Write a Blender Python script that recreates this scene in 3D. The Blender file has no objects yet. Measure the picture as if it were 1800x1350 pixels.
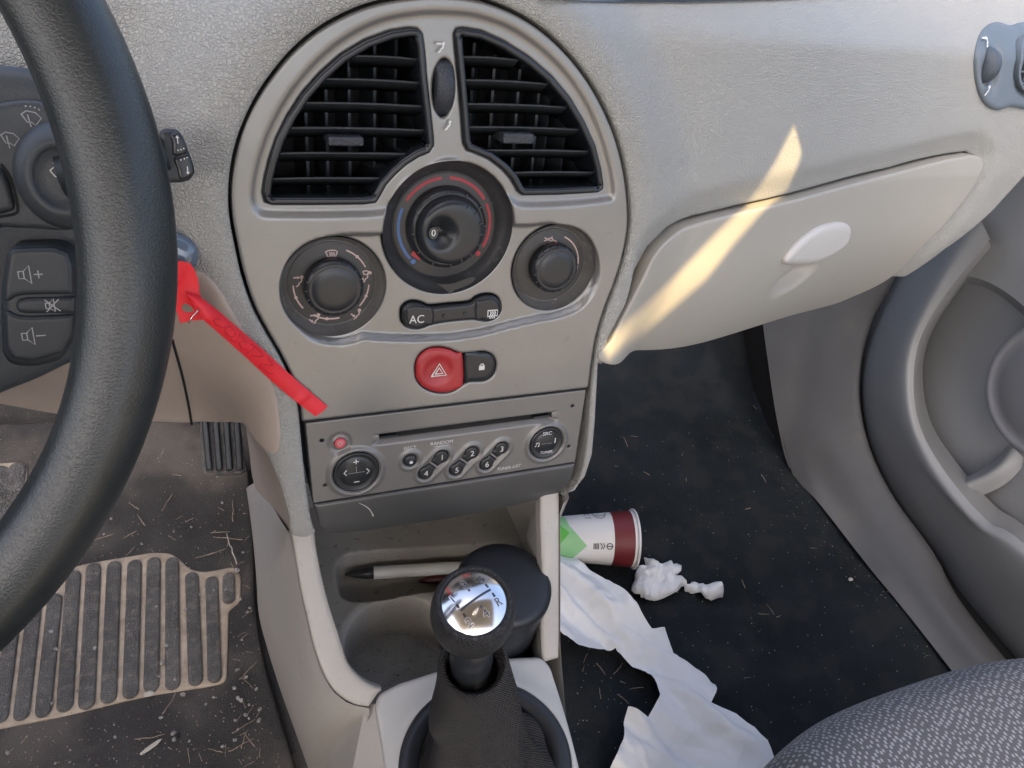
import bpy, math, random
import numpy as np
from mathutils import Vector, Matrix
from mathutils.geometry import delaunay_2d_cdt
random.seed(7); rng = np.random.default_rng(7)
scn = bpy.context.scene
V = lambda *a: np.array(a, float)

# ------------------------------------------------------------------ camera
RX = V(.923, .103, -.370); RY = V(-.351, .663, -.660)
RX /= np.linalg.norm(RX); RY -= RY @ RX * RX; RY /= np.linalg.norm(RY)
ROT = np.array([RX, RY, np.cross(RX, RY)])          # world = ROT @ cam
CAM = V(0, 0, .78); FPX = 1351.0
cd = bpy.data.cameras.new('camera'); cam = bpy.data.objects.new('camera', cd)
scn.collection.objects.link(cam); scn.camera = cam
M4 = Matrix(ROT.tolist()).to_4x4(); M4.translation = Vector(CAM); cam.matrix_world = M4
cd.sensor_width = 36; cd.lens = 36 * FPX / 1800; cd.clip_start = .02; cd.clip_end = 200

# ------------------------------------------------------------------ world, sun, exposure
SUN_DIR = V(-.34, -.52, .78); SUN_DIR /= np.linalg.norm(SUN_DIR)     # towards the sun
w = bpy.data.worlds.new('World'); scn.world = w; w.use_nodes = True
nt = w.node_tree; bg = nt.nodes['Background']
sky = nt.nodes.new('ShaderNodeTexSky'); sky.sky_type = 'NISHITA'; sky.sun_disc = False
sky.sun_elevation = math.asin(SUN_DIR[2]); sky.sun_rotation = math.atan2(SUN_DIR[0], SUN_DIR[1])
sky.dust_density = 6.0; sky.air_density = .9; sky.ozone_density = .6
nt.links.new(sky.outputs[0], bg.inputs[0]); bg.inputs[1].default_value = .15
sd_ = bpy.data.lights.new('sun', 'SUN'); sd_.energy = 3.4; sd_.angle = math.radians(.4); sd_.color = (1, .72, .35)
sun = bpy.data.objects.new('sun', sd_); scn.collection.objects.link(sun)
sun.rotation_euler = Vector(SUN_DIR).to_track_quat('Z', 'Y').to_euler()
scn.view_settings.view_transform = 'Standard'; scn.view_settings.look = 'None'
scn.view_settings.exposure = 1.88; scn.view_settings.gamma = 1; scn.view_settings.use_curve_mapping = False
scn.cycles.use_denoising = True; scn.cycles.max_bounces = 8; scn.cycles.diffuse_bounces = 5
scn.cycles.caustics_reflective = False

# ------------------------------------------------------------------ projection helpers
def ray(p):
    p = np.atleast_2d(np.asarray(p, float))
    return np.stack([(p[:, 0] - 900) / FPX, (675 - p[:, 1]) / FPX, -np.ones(len(p))], 1) @ ROT.T
def P(px, py, **k):
    """point of space seen at a photo position, on a plane x=, y= or z=, or at distance t="""
    r = ray((px, py))[0]
    if 't' in k: return CAM + r / np.linalg.norm(r) * k['t']
    a, v = list(k.items())[0]; i = 'xyz'.index(a)
    return CAM + r * (v - CAM[i]) / r[i]
def PS(pts, **k): return np.array([P(x, y, **k) for x, y in pts])

class Surf:
    """a real surface: plane frame (O; A, B; away normal N) bent by the height field g(a, b) along N"""
    def __init__(s, O, A, B, N, g=None):
        s.O, s.A, s.B, s.N = [np.asarray(v, float) for v in (O, A, B, N)]; s.g = g or (lambda a, b: a * 0)
    def ab(s, pts, h=0):
        pts = np.atleast_2d(np.asarray(pts, float)); r = ray(pts); den = r @ s.N
        t = ((s.O - CAM) @ s.N) / den
        for _ in range(60):
            q = CAM + r * t[:, None] - s.O; a = q @ s.A; b = q @ s.B
            F = (q @ s.N) - (s.g(a, b) - h); t = t - .6 * F / den
        q = CAM + r * t[:, None] - s.O
        return np.stack([q @ s.A, q @ s.B], 1)
    def pt(s, ab, h=0):
        ab = np.atleast_2d(np.asarray(ab, float)); a, b = ab[:, 0], ab[:, 1]
        return s.O + a[:, None] * s.A + b[:, None] * s.B + (s.g(a, b) - h)[:, None] * s.N
    def px(s, x, y, h=0): return s.pt(s.ab((x, y), h), h)[0]

LEAN = math.radians(15)
AX = V(1, 0, 0); AU = V(0, math.sin(LEAN), math.cos(LEAN)); AM = V(0, math.cos(LEAN), -math.sin(LEAN))
FO = V(.148, .333, .395)
FS = Surf(FO, AX, AU, AM)                                # plane of the centre panel
GS = Surf((0, 0, 0), (1, 0, 0), (0, 1, 0), (0, 0, -1))   # car floor

# ------------------------------------------------------------------ 2-D helpers
def cr(pts, n=None, closed=True, step=None):
    """Catmull-Rom through the points, resampled evenly"""
    p = np.asarray(pts, float); m = len(p)
    if closed: q = np.vstack([p[-1], p, p[0], p[1]]); seg = m
    else: q = np.vstack([2 * p[0] - p[1], p, 2 * p[-1] - p[-2]]); seg = m - 1
    out = []
    for i in range(seg):
        a, b, c, d = q[i:i + 4]; t = np.linspace(0, 1, 12, endpoint=False)[:, None]
        out.append(.5 * (2 * b + (c - a) * t + (2 * a - 5 * b + 4 * c - d) * t * t + (3 * b - a - 3 * c + d) * t ** 3))
    out = np.vstack(out + [p[:1] if closed else p[-1:]])
    return resample(out, n, step, closed)
def resample(out, n=None, step=None, closed=True):
    L = np.r_[0, np.cumsum(np.linalg.norm(np.diff(out, axis=0), axis=1))]
    if n is None: n = max(3, int(L[-1] / step) + 1)
    s = np.linspace(0, L[-1], n + 1)[:-1] if closed else np.linspace(0, L[-1], n)
    return np.stack([np.interp(s, L, out[:, k]) for k in range(out.shape[1])], 1)
def rounded(pts, r, k=5):
    """polygon with round corners; r one radius or one per corner"""
    p = np.asarray(pts, float); n = len(p); rs = r if hasattr(r, '__len__') else [r] * n; out = []
    for i in range(n):
        a, b, c = p[i - 1], p[i], p[(i + 1) % n]; u = a - b; v = c - b
        lu, lv = np.linalg.norm(u), np.linalg.norm(v); d = min(rs[i], lu * .49, lv * .49)
        if d <= 0: out.append(b); continue
        s, e = b + u / lu * d, b + v / lv * d
        for t in np.linspace(0, 1, k): out.append((1 - t) ** 2 * s + 2 * t * (1 - t) * b + t * t * e)
    return np.array(out)
def densify(p, step):
    p = np.asarray(p, float); out = []
    for i in range(len(p)):
        a, b = p[i], p[(i + 1) % len(p)]; n = max(1, int(math.ceil(np.linalg.norm(b - a) / step)))
        for k in range(n): out.append(a + (b - a) * k / n)
    return np.array(out)
def ell(cx, cy, rx, ry, rot=0, n=48, a0=0, a1=360):
    t = np.radians(np.linspace(a0, a1, n, endpoint=(a1 - a0 < 360))); c, s = math.cos(math.radians(rot)), math.sin(math.radians(rot))
    x, y = rx * np.cos(t), ry * np.sin(t)
    return np.stack([cx + x * c - y * s, cy + x * s + y * c], 1)
def sdist(q, poly, signed=True):
    """distance to a closed polygon, positive inside"""
    q = np.asarray(q, float); a = poly; b = np.roll(poly, -1, 0); best = np.full(len(q), 1e9); ins = np.zeros(len(q), bool)
    for k in range(0, len(q), 4000):
        qq = q[k:k + 4000, None]; d = b - a; L = (d * d).sum(1); L[L == 0] = 1e-18
        t = np.clip(((qq - a) * d).sum(2) / L, 0, 1)
        best[k:k + 4000] = np.sqrt((((qq - a - t[..., None] * d)) ** 2).sum(2).min(1))
        x, y = qq[..., 0], qq[..., 1]
        c = ((a[:, 1] > y) != (b[:, 1] > y)); dy = np.where(b[:, 1] == a[:, 1], 1e-18, b[:, 1] - a[:, 1])
        ins[k:k + 4000] = (c & (x < (b[:, 0] - a[:, 0]) * (y - a[:, 1]) / dy + a[:, 0])).sum(1) % 2 == 1
    return np.where(ins, best, -best) if signed else best
def sst(x): x = np.clip(x, 0, 1); return x * x * (3 - 2 * x)
def vnoise(x, y, sc, seed=0):
    """smooth value noise"""
    x = np.asarray(x) * sc + seed * 17.3; y = np.asarray(y) * sc + seed * 9.1
    xi, yi = np.floor(x), np.floor(y); fx, fy = sst(x - xi), sst(y - yi)
    hsh = lambda a, b: np.modf(np.abs(np.sin(a * 127.1 + b * 311.7) * 43758.5453))[0]
    return (hsh(xi, yi) * (1 - fx) + hsh(xi + 1, yi) * fx) * (1 - fy) + (hsh(xi, yi + 1) * (1 - fx) + hsh(xi + 1, yi + 1) * fx) * fy

# ------------------------------------------------------------------ objects
WL = {}
def thing(name, label, cat, loc, group=None):
    o = bpy.data.objects.new(name, None); scn.collection.objects.link(o); o.empty_display_size = .03
    o.location = Vector(loc); WL[o] = np.asarray(loc, float)
    o['label'] = label; o['category'] = cat
    if group: o['group'] = group
    return o
def mk(name, verts, faces, mat, parent=None, smooth=True, uv=None):
    v = np.asarray(verts, float); c = (v.min(0) + v.max(0)) / 2
    if parent is None: c[2] = v[:, 2].min()
    me = bpy.data.meshes.new(name); me.from_pydata((v - c).tolist(), [], [tuple(int(i) for i in f) for f in faces])
    if smooth: me.polygons.foreach_set('use_smooth', [True] * len(me.polygons))
    me.materials.append(mat); me.update()
    o = bpy.data.objects.new(name, me); scn.collection.objects.link(o); WL[o] = c
    if parent is not None:
        o.parent = parent; o.location = Vector(c - WL[parent])
    else: o.location = Vector(c)
    return o
def tag(o, label=None, cat=None, group=None, kind=None):
    for k, v_ in (('label', label), ('category', cat), ('group', group), ('kind', kind)):
        if v_: o[k] = v_
    return o
class MB:
    """collects geometry for one mesh"""
    def __init__(s): s.v = []; s.f = []; s.n = 0
    def add(s, v, f):
        s.v.append(np.asarray(v, float)); s.f += [tuple(int(i) + s.n for i in q) for q in f]; s.n += len(v); return s
    def build(s, name, mat, parent=None, smooth=True): return mk(name, np.vstack(s.v), s.f, mat, parent, smooth)

def patch_geo(outline, surf, h=0, holes=(), step=.002, relief=None, edge=None, wall=0, bstep=None):
    ol = densify(outline, bstep or step); hs = [densify(q, bstep or step) for q in holes]
    lo, hi = ol.min(0), ol.max(0); nx = int((hi[0] - lo[0]) / step) + 2; ny = int((hi[1] - lo[1]) / (step * .87)) + 2
    gx, gy = np.meshgrid(np.arange(nx), np.arange(ny)); g = np.stack([lo[0] + (gx + .5 * (gy % 2)) * step, lo[1] + gy * step * .87], -1).reshape(-1, 2)
    def ds(q):
        d = sdist(q, ol)
        for hp in hs: d = np.minimum(d, -sdist(q, hp))
        return d
    g = g[ds(g) > step * .55] if len(g) else g
    extra = []
    if edge:
        for loop in [ol] + hs:
            nx_ = np.roll(loop, -1, 0) - np.roll(loop, 1, 0); nr = np.stack([-nx_[:, 1], nx_[:, 0]], 1); nr /= np.linalg.norm(nr, axis=1)[:, None] + 1e-12
            for k in (.08, .25, .5, .8, 1.1):
                for sgn in (1, -1):
                    q = loop + nr * edge[0] * k * sgn; d = ds(q); extra.append(q[d > edge[0] * k * .85])
        e = np.vstack(extra)
        if len(g):
            g = g[ds(g) > min(edge[0] * 1.2, step * 4)] if edge[0] < step * 3 else g
        g = np.vstack([g, e])
    loops = [ol] + hs; coords = []; edges = []
    for L in loops:
        n0 = len(coords); coords += L.tolist(); edges += [(n0 + i, n0 + (i + 1) % len(L)) for i in range(len(L))]
    coords += g.tolist()
    K = 1000.0
    r = delaunay_2d_cdt([Vector((x * K, y * K)) for x, y in coords], edges, [], 0, 1e-4, False)
    v2 = np.array([(q.x, q.y) for q in r[0]]) / K; F = np.array([f for f in r[2] if len(f) == 3])
    cen = v2[F].mean(1); F = F[ds(cen) > 1e-7]
    # only counter-clockwise
    ar = np.cross(v2[F[:, 1]] - v2[F[:, 0]], v2[F[:, 2]] - v2[F[:, 0]]); F[ar < 0] = F[ar < 0][:, ::-1]
    hh = np.full(len(v2), float(h))
    if relief is not None: hh = hh + relief(v2[:, 0], v2[:, 1])
    if edge:
        d = np.clip(ds(v2), 0, edge[0]); hh = hh - edge[1] * (1 - np.sqrt(np.clip(1 - (1 - d / edge[0]) ** 2, 0, 1)))
    p = surf.pt(v2) - hh[:, None] * surf.N
    faces = F.tolist(); verts = p
    if wall:
        cnt = {}
        for f in F:
            for i in range(3):
                e = (f[i], f[(i + 1) % 3]); cnt[e] = 1
        be = [e for e in cnt if (e[1], e[0]) not in cnt]; ids = sorted({i for e in be for i in e}); m = {i: k for k, i in enumerate(ids)}
        top = p[ids]; bot = top + surf.N * wall; n0 = len(p); n1 = n0 + len(ids)
        verts = np.vstack([p, top, bot])
        faces += [(n0 + m[b], n0 + m[a], n1 + m[a], n1 + m[b]) for a, b in be]
    return verts, faces
def patch(name, outline, surf, mat, parent, **k): return mk(name, *patch_geo(outline, surf, **k), mat, parent)

def grid_faces(nr, nc, closed=False):
    f = []
    for i in range(nr - 1):
        for j in range(nc if closed else nc - 1):
            f.append((i * nc + j, i * nc + (j + 1) % nc, (i + 1) * nc + (j + 1) % nc, (i + 1) * nc + j))
    return f
def loft(name, rows, mat, parent, nu=60, nv=40, sm=True, warp=None, flip=False):
    R = [cr(r, nu, closed=False) for r in rows]; A = np.array(R)            # rows x nu x 3
    if sm and len(rows) > 2: B = np.stack([cr(A[:, j], nv, closed=False) for j in range(nu)], 1)
    else: B = np.stack([resample(A[:, j], nv, closed=False) for j in range(nu)], 1)
    v = B.reshape(-1, 3)
    if warp: v = warp(v)
    f = grid_faces(nv, nu)
    if flip: f = [q[::-1] for q in f]
    return mk(name, v, f, mat, parent)
def frame3(n):
    n = np.asarray(n, float); n = n / np.linalg.norm(n); a = V(1, 0, 0) if abs(n[0]) < .8 else V(0, 1, 0)
    u = np.cross(a, n); u /= np.linalg.norm(u); return u, np.cross(n, u), n
def lathe_geo(c, axis, prof, n=64, u=None, ex=(1, 1), cap=True):
    """prof = (radius, height along axis)"""
    U, W_, Nn = frame3(axis)
    if u is not None: U = np.asarray(u, float); W_ = np.cross(Nn, U)
    t = np.linspace(0, 2 * np.pi, n, endpoint=False); v = []
    for r, hgt in prof: v.append(c + Nn * hgt + (np.cos(t)[:, None] * U * ex[0] + np.sin(t)[:, None] * W_ * ex[1]) * r)
    f = grid_faces(len(prof), n, True); v = np.vstack(v)
    if cap:
        f.append(tuple(range((len(prof) - 1) * n, len(prof) * n))); f.append(tuple(range(n))[::-1])
    return v, f
def lathe(name, c, axis, prof, mat, parent, **k): return mk(name, *lathe_geo(c, axis, prof, **k), mat, parent)
def slathe(name, surf, a, b, prof, mat, parent, **k):
    c = surf.pt((a, b))[0]; return lathe(name, c, -surf.N, prof, mat, parent, u=surf.A, **k)
def tube_geo(pts, rad, n=10, cap=True):
    p = np.asarray(pts, float); m = len(p); rad = np.full(m, rad, float) if not hasattr(rad, '__len__') else np.asarray(rad, float)
    tg = np.gradient(p, axis=0); tg /= np.linalg.norm(tg, axis=1)[:, None]; u, _, _ = frame3(tg[0]); v = []
    th = np.linspace(0, 2 * np.pi, n, endpoint=False)
    for i in range(m):
        u = u - u @ tg[i] * tg[i]; u /= np.linalg.norm(u); w_ = np.cross(tg[i], u)
        v.append(p[i] + rad[i] * (np.cos(th)[:, None] * u + np.sin(th)[:, None] * w_))
    f = grid_faces(m, n, True)
    if cap: f += [tuple(range(n))[::-1], tuple(range((m - 1) * n, m * n))]
    return np.vstack(v), f
def box_geo(c, u, v_, w_):
    """centre and three half vectors"""
    vs = [c + i * u + j * v_ + k * w_ for i in (-1, 1) for j in (-1, 1) for k in (-1, 1)]
    return np.array(vs), [(0, 1, 3, 2), (4, 6, 7, 5), (0, 4, 5, 1), (2, 3, 7, 6), (0, 2, 6, 4), (1, 5, 7, 3)]

# strokes, dots and lettering printed on a surface (a thin film of paint)
def strokes(name, surf, lines, wd, mat, parent, h, dots=(), fills=()):
    mb = MB()
    for L in lines:
        L = np.asarray(L, float)
        if len(L) < 2: continue
        tg = np.gradient(L, axis=0); tg /= np.linalg.norm(tg, axis=1)[:, None] + 1e-12; n = np.stack([-tg[:, 1], tg[:, 0]], 1)
        L = L.copy(); L[0] -= tg[0] * wd * .3; L[-1] += tg[-1] * wd * .3
        a = surf.pt(L - n * wd / 2, h); b = surf.pt(L + n * wd / 2, h); m = len(L)
        mb.add(np.vstack([a, b]), [(i, i + 1, m + i + 1, m + i) for i in range(m - 1)])
    for (x, y, r) in dots:
        q = surf.pt(ell(x, y, r, r, n=16), h + .00003); mb.add(q, [tuple(range(len(q)))])
    for F in fills:
        q = surf.pt(np.asarray(F, float), h + .00002); mb.add(q, [tuple(range(len(q)))])
    return mb.build(name, mat, parent, smooth=False)
def text(s, surf, ab, size, h, mat, parent, ang=0, name='lettering', shear=0, sx=1, grow=0):
    cu = bpy.data.curves.new(name, 'FONT'); cu.body = s; cu.size = size; cu.align_x = 'CENTER'; cu.align_y = 'CENTER'; cu.resolution_u = 4; cu.shear = shear; cu.offset = grow
    o = bpy.data.objects.new(name, cu); scn.collection.objects.link(o)
    me = bpy.data.meshes.new_from_object(o.evaluated_get(bpy.context.evaluated_depsgraph_get()))
    v = np.array([q.co[:] for q in me.vertices]); f = [tuple(p.vertices) for p in me.polygons]
    bpy.data.objects.remove(o); bpy.data.curves.remove(cu); bpy.data.meshes.remove(me)
    c, s_ = math.cos(math.radians(ang)), math.sin(math.radians(ang)); x, y = v[:, 0] * sx, v[:, 1]
    return mk(name, surf.pt(np.stack([ab[0] + x * c - y * s_, ab[1] + x * s_ + y * c], 1), h), f, mat, parent, smooth=False)
def arc(cx, cy, r, a0, a1, n=16): return ell(cx, cy, r, r, 0, n, a0, a1) if a1 > a0 else ell(cx, cy, r, r, 0, n, a1, a0)[::-1]
def wavy(x, y0, y1, amp): t = np.linspace(0, 1, 8); return np.stack([x + amp * np.sin(t * 6.28), y0 + (y1 - y0) * t], 1)
BODY = np.array([(.35, .45), (.3, 0), (-.1, -.25), (-.2, -.6), (-.6, -.9)])
ICON = {}
ICON['person'] = ([BODY], [(.4, .85, .32)], [])
ICON['face'] = ([BODY, [(-1, .75), (-.1, .75)]], [(.4, .8, .32)], [[(-.35, 1.05), (.1, .75), (-.35, .45)]])
ICON['feet'] = ([BODY, [(-1.1, .2), (-.6, -.25)]], [(.4, .85, .32)], [[(-.9, -.35), (-.35, -.5), (-.45, .1)]])
ICON['facefeet'] = ([BODY, [(-1, .75), (-.1, .75)], [(-1.2, .0), (-.8, -.4)]], [(.4, .8, .32)], [[(-.35, 1.05), (.1, .75), (-.35, .45)], [(-1.05, -.5), (-.5, -.6), (-.65, -.05)]])
TRAP = [(-.9, .6), (-.5, .78), (0, .83), (.5, .78), (.9, .6), (.5, -.35), (.25, -.28), (-.25, -.28), (-.5, -.35), (-.9, .6)]
ICON['defrost'] = ([TRAP] + [wavy(x, .45, -.8, .09) for x in (-.3, 0, .3)], [], [])
ICON['defrostfeet'] = ([BODY, [(-1.1, .2), (-.6, -.25)]] + [[(x * .55, y * .6 + .75) for x, y in TRAP]], [(.75, .85, .3)], [[(-.9, -.35), (-.35, -.5), (-.45, .1)]])
ICON['rear'] = ([[(-.9, .6), (.9, .6), (.9, -.5), (-.9, -.5), (-.9, .6)]] + [wavy(x, .35, -.9, .1) for x in (-.4, 0, .4)], [], [])
CAR = [[(-1.1, -.55), (-.35, -.5)], arc(-.1, -.5, .24, 0, 350, 14), arc(.75, -.5, .2, 0, 350, 12), [(.15, -.5), (.5, -.5)], [(.95, -.5), (1.1, -.3), (1, -.05), (.5, .1), (.2, .45), (-.4, .5)]]
ICON['recirc'] = (CAR + [[(-1.1, .6), (-.3, .2), (.3, 0)], [(-1.1, .1), (-.3, .4), (.2, .7)]], [], [])
ICON['fresh'] = (CAR + [[(-1.1, .5), (-.5, .5), (.1, .0)], [(-1.1, -.1), (-.6, .1), (-.1, -.1)]], [], [[(.2, .1), (.15, -.25), (-.15, -.0)]])
SPK = [[(-.9, .35), (-.45, .35), (.1, .9), (.1, -.9), (-.45, -.35), (-.9, -.35), (-.9, .35)], [(-.45, .35), (-.45, -.35)]]
ICON['spkplus'] = (SPK + [[(.45, 0), (1.15, 0)], [(.8, .35), (.8, -.35)]], [], [])
ICON['spkminus'] = (SPK + [[(.35, 0), (1.15, 0)]], [], [])
ICON['mute'] = (SPK + [[(-.9, .8), (.7, -.8)], [(-.9, -.8), (.7, .8)]], [], [])
ICON['wiper'] = ([[(-.9, .3), (-.5, .75), (.3, .8), (.9, .4), (.5, -.55), (.1, -.35), (-.3, -.45), (-.9, .3)], [(.1, -.9), (-.35, .35)]], [], [])
ICON['wash'] = ([[(-.9, .0), (-.5, .45), (.3, .5), (.9, .1), (.5, -.75), (.1, -.55), (-.3, -.65), (-.9, .0)], [(.1, -1), (-.35, .1)]], [(-.6, .9, .09), (-.2, 1, .09), (.2, 1, .09), (.6, .9, .09)], [])
ICON['up'] = ([[(0, -.9), (0, .6)]], [], [[(-.4, .3), (0, .95), (.4, .3)]])
ICON['down'] = ([[(0, .9), (0, -.6)]], [], [[(-.4, -.3), (.4, -.3), (0, -.95)]])
ICON['power'] = ([arc(0, -.05, .7, 125, 415, 20), [(0, .1), (0, .85)]], [], [])
ICON['note'] = ([[(-.5, -.5), (-.5, .75), (.6, .75), (.6, -.5)], [(-.5, .5), (.6, .5)]], [(-.72, -.55, .27), (.38, -.55, .27)], [])
ICON['hazard'] = ([[(-1, -.7), (1, -.7), (0, 1), (-1, -.7), (-.6, -.7)], [(-.5, -.42), (.5, -.42), (0, .42), (-.5, -.42), (-.3, -.42)]], [], [])
ICON['lock'] = ([arc(0, .3, .42, 0, 180, 12)], [], [[(-.65, .3), (.65, .3), (.65, -.75), (-.65, -.75)]])
ICON['leftc'] = ([[(.4, .9), (-.4, 0), (.4, -.9)]], [], [])
ICON['rightc'] = ([[(-.4, .9), (.4, 0), (-.4, -.9)]], [], [])
ICON['plus'] = ([[(-.8, 0), (.8, 0)], [(0, .8), (0, -.8)]], [], [])
ICON['minus'] = ([[(-.8, 0), (.8, 0)]], [], [])
ICON['info'] = ([[(0, .3), (0, -.9)]], [(0, .8, .22)], [])
def icon(kind, surf, px, s, mat, parent, h, wd=.0004, ang=0, name='icon'):
    c = surf.ab(px, h)[0]; L, D, F = ICON[kind]; ca, sa = math.cos(math.radians(ang)), math.sin(math.radians(ang))
    T = lambda q: np.stack([c[0] + s * (np.asarray(q, float)[:, 0] * ca - np.asarray(q, float)[:, 1] * sa), c[1] + s * (np.asarray(q, float)[:, 0] * sa + np.asarray(q, float)[:, 1] * ca)], 1)
    return strokes(name, surf, [T(l) for l in L], wd, mat, parent, h, [(*T([(x, y)])[0], r * s) for x, y, r in D], [T(f) for f in F])

# ------------------------------------------------------------------ materials
def mat(name, col, rough=.5, metal=0, var=.0, vscale=30, col2=None, grain=None, fine=None, coat=0, spec=.5, trans=0, voro=None, dust=None, ani=None):
    m = bpy.data.materials.new(name); m.use_nodes = True; n = m.node_tree; N = n.nodes; L = n.links; b = N['Principled BSDF']
    b.inputs['Roughness'].default_value = rough; b.inputs['Metallic'].default_value = metal; b.inputs['Specular IOR Level'].default_value = spec
    b.inputs['Coat Weight'].default_value = coat; b.inputs['Coat Roughness'].default_value = .15
    tc = N.new('ShaderNodeNewGeometry')                     # world position: grain has one real size everywhere
    pos = tc.outputs['Position']
    c2 = col2 or tuple(c * (1 - var) for c in col)
    nz = N.new('ShaderNodeTexNoise'); nz.inputs['Scale'].default_value = vscale; nz.inputs['Detail'].default_value = 6; nz.inputs['Roughness'].default_value = .65; L.new(pos, nz.inputs['Vector'])
    rp = N.new('ShaderNodeValToRGB'); rp.color_ramp.elements[0].position = .35; rp.color_ramp.elements[1].position = .68
    rp.color_ramp.elements[0].color = (*c2, 1); rp.color_ramp.elements[1].color = (*col, 1); L.new(nz.outputs['Fac'], rp.inputs[0]); out = rp.outputs[0]
    if dust:                                                # (colour, scale, threshold, amount) fine specks of dirt
        z = N.new('ShaderNodeTexNoise'); z.inputs['Scale'].default_value = dust[1]; z.inputs['Detail'].default_value = 4; L.new(pos, z.inputs['Vector'])
        r2 = N.new('ShaderNodeValToRGB'); r2.color_ramp.elements[0].position = dust[2]; r2.color_ramp.elements[1].position = dust[2] + .12
        r2.color_ramp.elements[1].color = (dust[3],) * 3 + (1,); r2.color_ramp.elements[0].color = (0, 0, 0, 1); L.new(z.outputs['Fac'], r2.inputs[0])
        mx = N.new('ShaderNodeMix'); mx.data_type = 'RGBA'; L.new(r2.outputs[0], mx.inputs['Factor']); L.new(out, mx.inputs['A']); mx.inputs['B'].default_value = (*dust[0], 1); out = mx.outputs['Result']
    L.new(out, b.inputs['Base Color'])
    hgt = None
    def add(o, k):
        nonlocal hgt
        mm = N.new('ShaderNodeMath'); mm.operation = 'MULTIPLY'; L.new(o, mm.inputs[0]); mm.inputs[1].default_value = k
        if hgt is None: hgt = mm.outputs[0]
        else:
            a = N.new('ShaderNodeMath'); a.operation = 'ADD'; L.new(hgt, a.inputs[0]); L.new(mm.outputs[0], a.inputs[1]); hgt = a.outputs[0]
    if grain:                                               # (scale, depth in m) leather-like cells
        wz = N.new('ShaderNodeTexNoise'); wz.inputs['Scale'].default_value = grain[0] * .8; L.new(pos, wz.inputs['Vector'])
        va = N.new('ShaderNodeVectorMath'); va.operation = 'MULTIPLY_ADD'; L.new(wz.outputs['Color'], va.inputs[0]); va.inputs[1].default_value = (1.2 / grain[0],) * 3; L.new(pos, va.inputs[2])
        vo = N.new('ShaderNodeTexVoronoi'); vo.feature = 'DISTANCE_TO_EDGE'; vo.inputs['Scale'].default_value = grain[0]; L.new(va.outputs[0], vo.inputs['Vector'])
        mn = N.new('ShaderNodeMath'); mn.operation = 'MINIMUM'; L.new(vo.outputs['Distance'], mn.inputs[0]); mn.inputs[1].default_value = .22; add(mn.outputs[0], grain[1] * 4)
    if fine:
        fz = N.new('ShaderNodeTexNoise'); fz.inputs['Scale'].default_value = fine[0]; fz.inputs['Detail'].default_value = 3; L.new(pos, fz.inputs['Vector']); add(fz.outputs['Fac'], fine[1])
    if voro:
        vo = N.new('ShaderNodeTexVoronoi'); vo.inputs['Scale'].default_value = voro[0]; L.new(pos, vo.inputs['Vector']); add(vo.outputs['Distance'], voro[1])
    if ani:                                                 # (direction, scale, depth) woven ribs
        wv = N.new('ShaderNodeTexWave'); wv.bands_direction = 'DIAGONAL'; wv.inputs['Scale'].default_value = ani[0]; L.new(pos, wv.inputs['Vector']); add(wv.outputs['Fac'], ani[1])
    if hgt is not None:
        bp = N.new('ShaderNodeBump'); bp.inputs['Strength'].default_value = 1; bp.inputs['Distance'].default_value = 1; L.new(hgt, bp.inputs['Height']); L.new(bp.outputs[0], b.inputs['Normal'])
    if trans:
        b.inputs['Subsurface Weight'].default_value = trans; b.inputs['Subsurface Radius'].default_value = (.01, .01, .01); b.inputs['Subsurface Scale'].default_value = .5
    return m
D = {}
D['dash'] = mat('grained_beige_plastic', (.388, .384, .355), .42, var=.04, vscale=6, grain=(500, .00048), fine=(2500, .00004), spec=.5)
D['dashs'] = mat('smooth_beige_plastic', (.385, .366, .318), .48, var=.04, vscale=9, fine=(1500, .00008))
D['warm'] = mat('bounce_tinted_trim_plastic', (.43, .355, .295), .5, var=.1, vscale=10, fine=(1500, .00008))  # smooth trim; the warm tint stands in for sunlit bounce
D['handle'] = mat('pale_plastic', (.56, .54, .50), .4, var=.04, vscale=20)
D['fascia'] = mat('satin_metallic_paint', (.275, .272, .262), .32, .5, var=.12, vscale=14, fine=(1800, .00003), dust=((.16, .15, .14), 160, .66, .35))
D['radio'] = mat('dark_metallic_paint', (.205, .200, .190), .36, .35, var=.08, vscale=20, fine=(1800, .00003), dust=((.14, .13, .12), 190, .68, .4))
D['chin'] = mat('graphite_paint', (.105, .105, .103), .33, .3, var=.12, vscale=20, dust=((.3, .3, .3), 240, .72, .4))
D['well'] = mat('worn_black_ring', (.050, .051, .054), .38, var=.3, vscale=60, dust=((.13, .13, .12), 220, .60, .5), fine=(1500, .00005))
D['wellg'] = mat('graphite_dial_ring', (.17, .165, .158), .4, .2, var=.2, vscale=60, dust=((.30, .29, .27), 220, .60, .5))
D['plate'] = mat('dial_plate_black', (.068, .065, .062), .5, var=.25, vscale=50, dust=((.12, .10, .09), 300, .66, .35))
D['black'] = mat('black_plastic', (.022, .025, .029), .30, var=.2, vscale=60, fine=(2500, .00003), dust=((.12, .12, .12), 400, .70, .4))
D['gloss'] = mat('gloss_black_trim', (.015, .019, .024), .26, var=.2, vscale=40)
D['slat'] = mat('vent_slat_plastic', (.030, .036, .042), .38, var=.2, vscale=60, dust=((.2, .2, .2), 300, .66, .4))
D['deep'] = mat('duct_black', (.006, .007, .009), .7)
D['gap'] = mat('shadow_gap_black', (.01, .01, .01), .8)
D['knurl'] = mat('knurled_rubber', (.035, .04, .05), .45, voro=(900, .0004))
D['white'] = mat('white_print', (.72, .72, .70), .5, var=.15, vscale=800)
D['pink'] = mat('pinkish_print', (.62, .47, .43), .5, var=.15, vscale=800)
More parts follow.
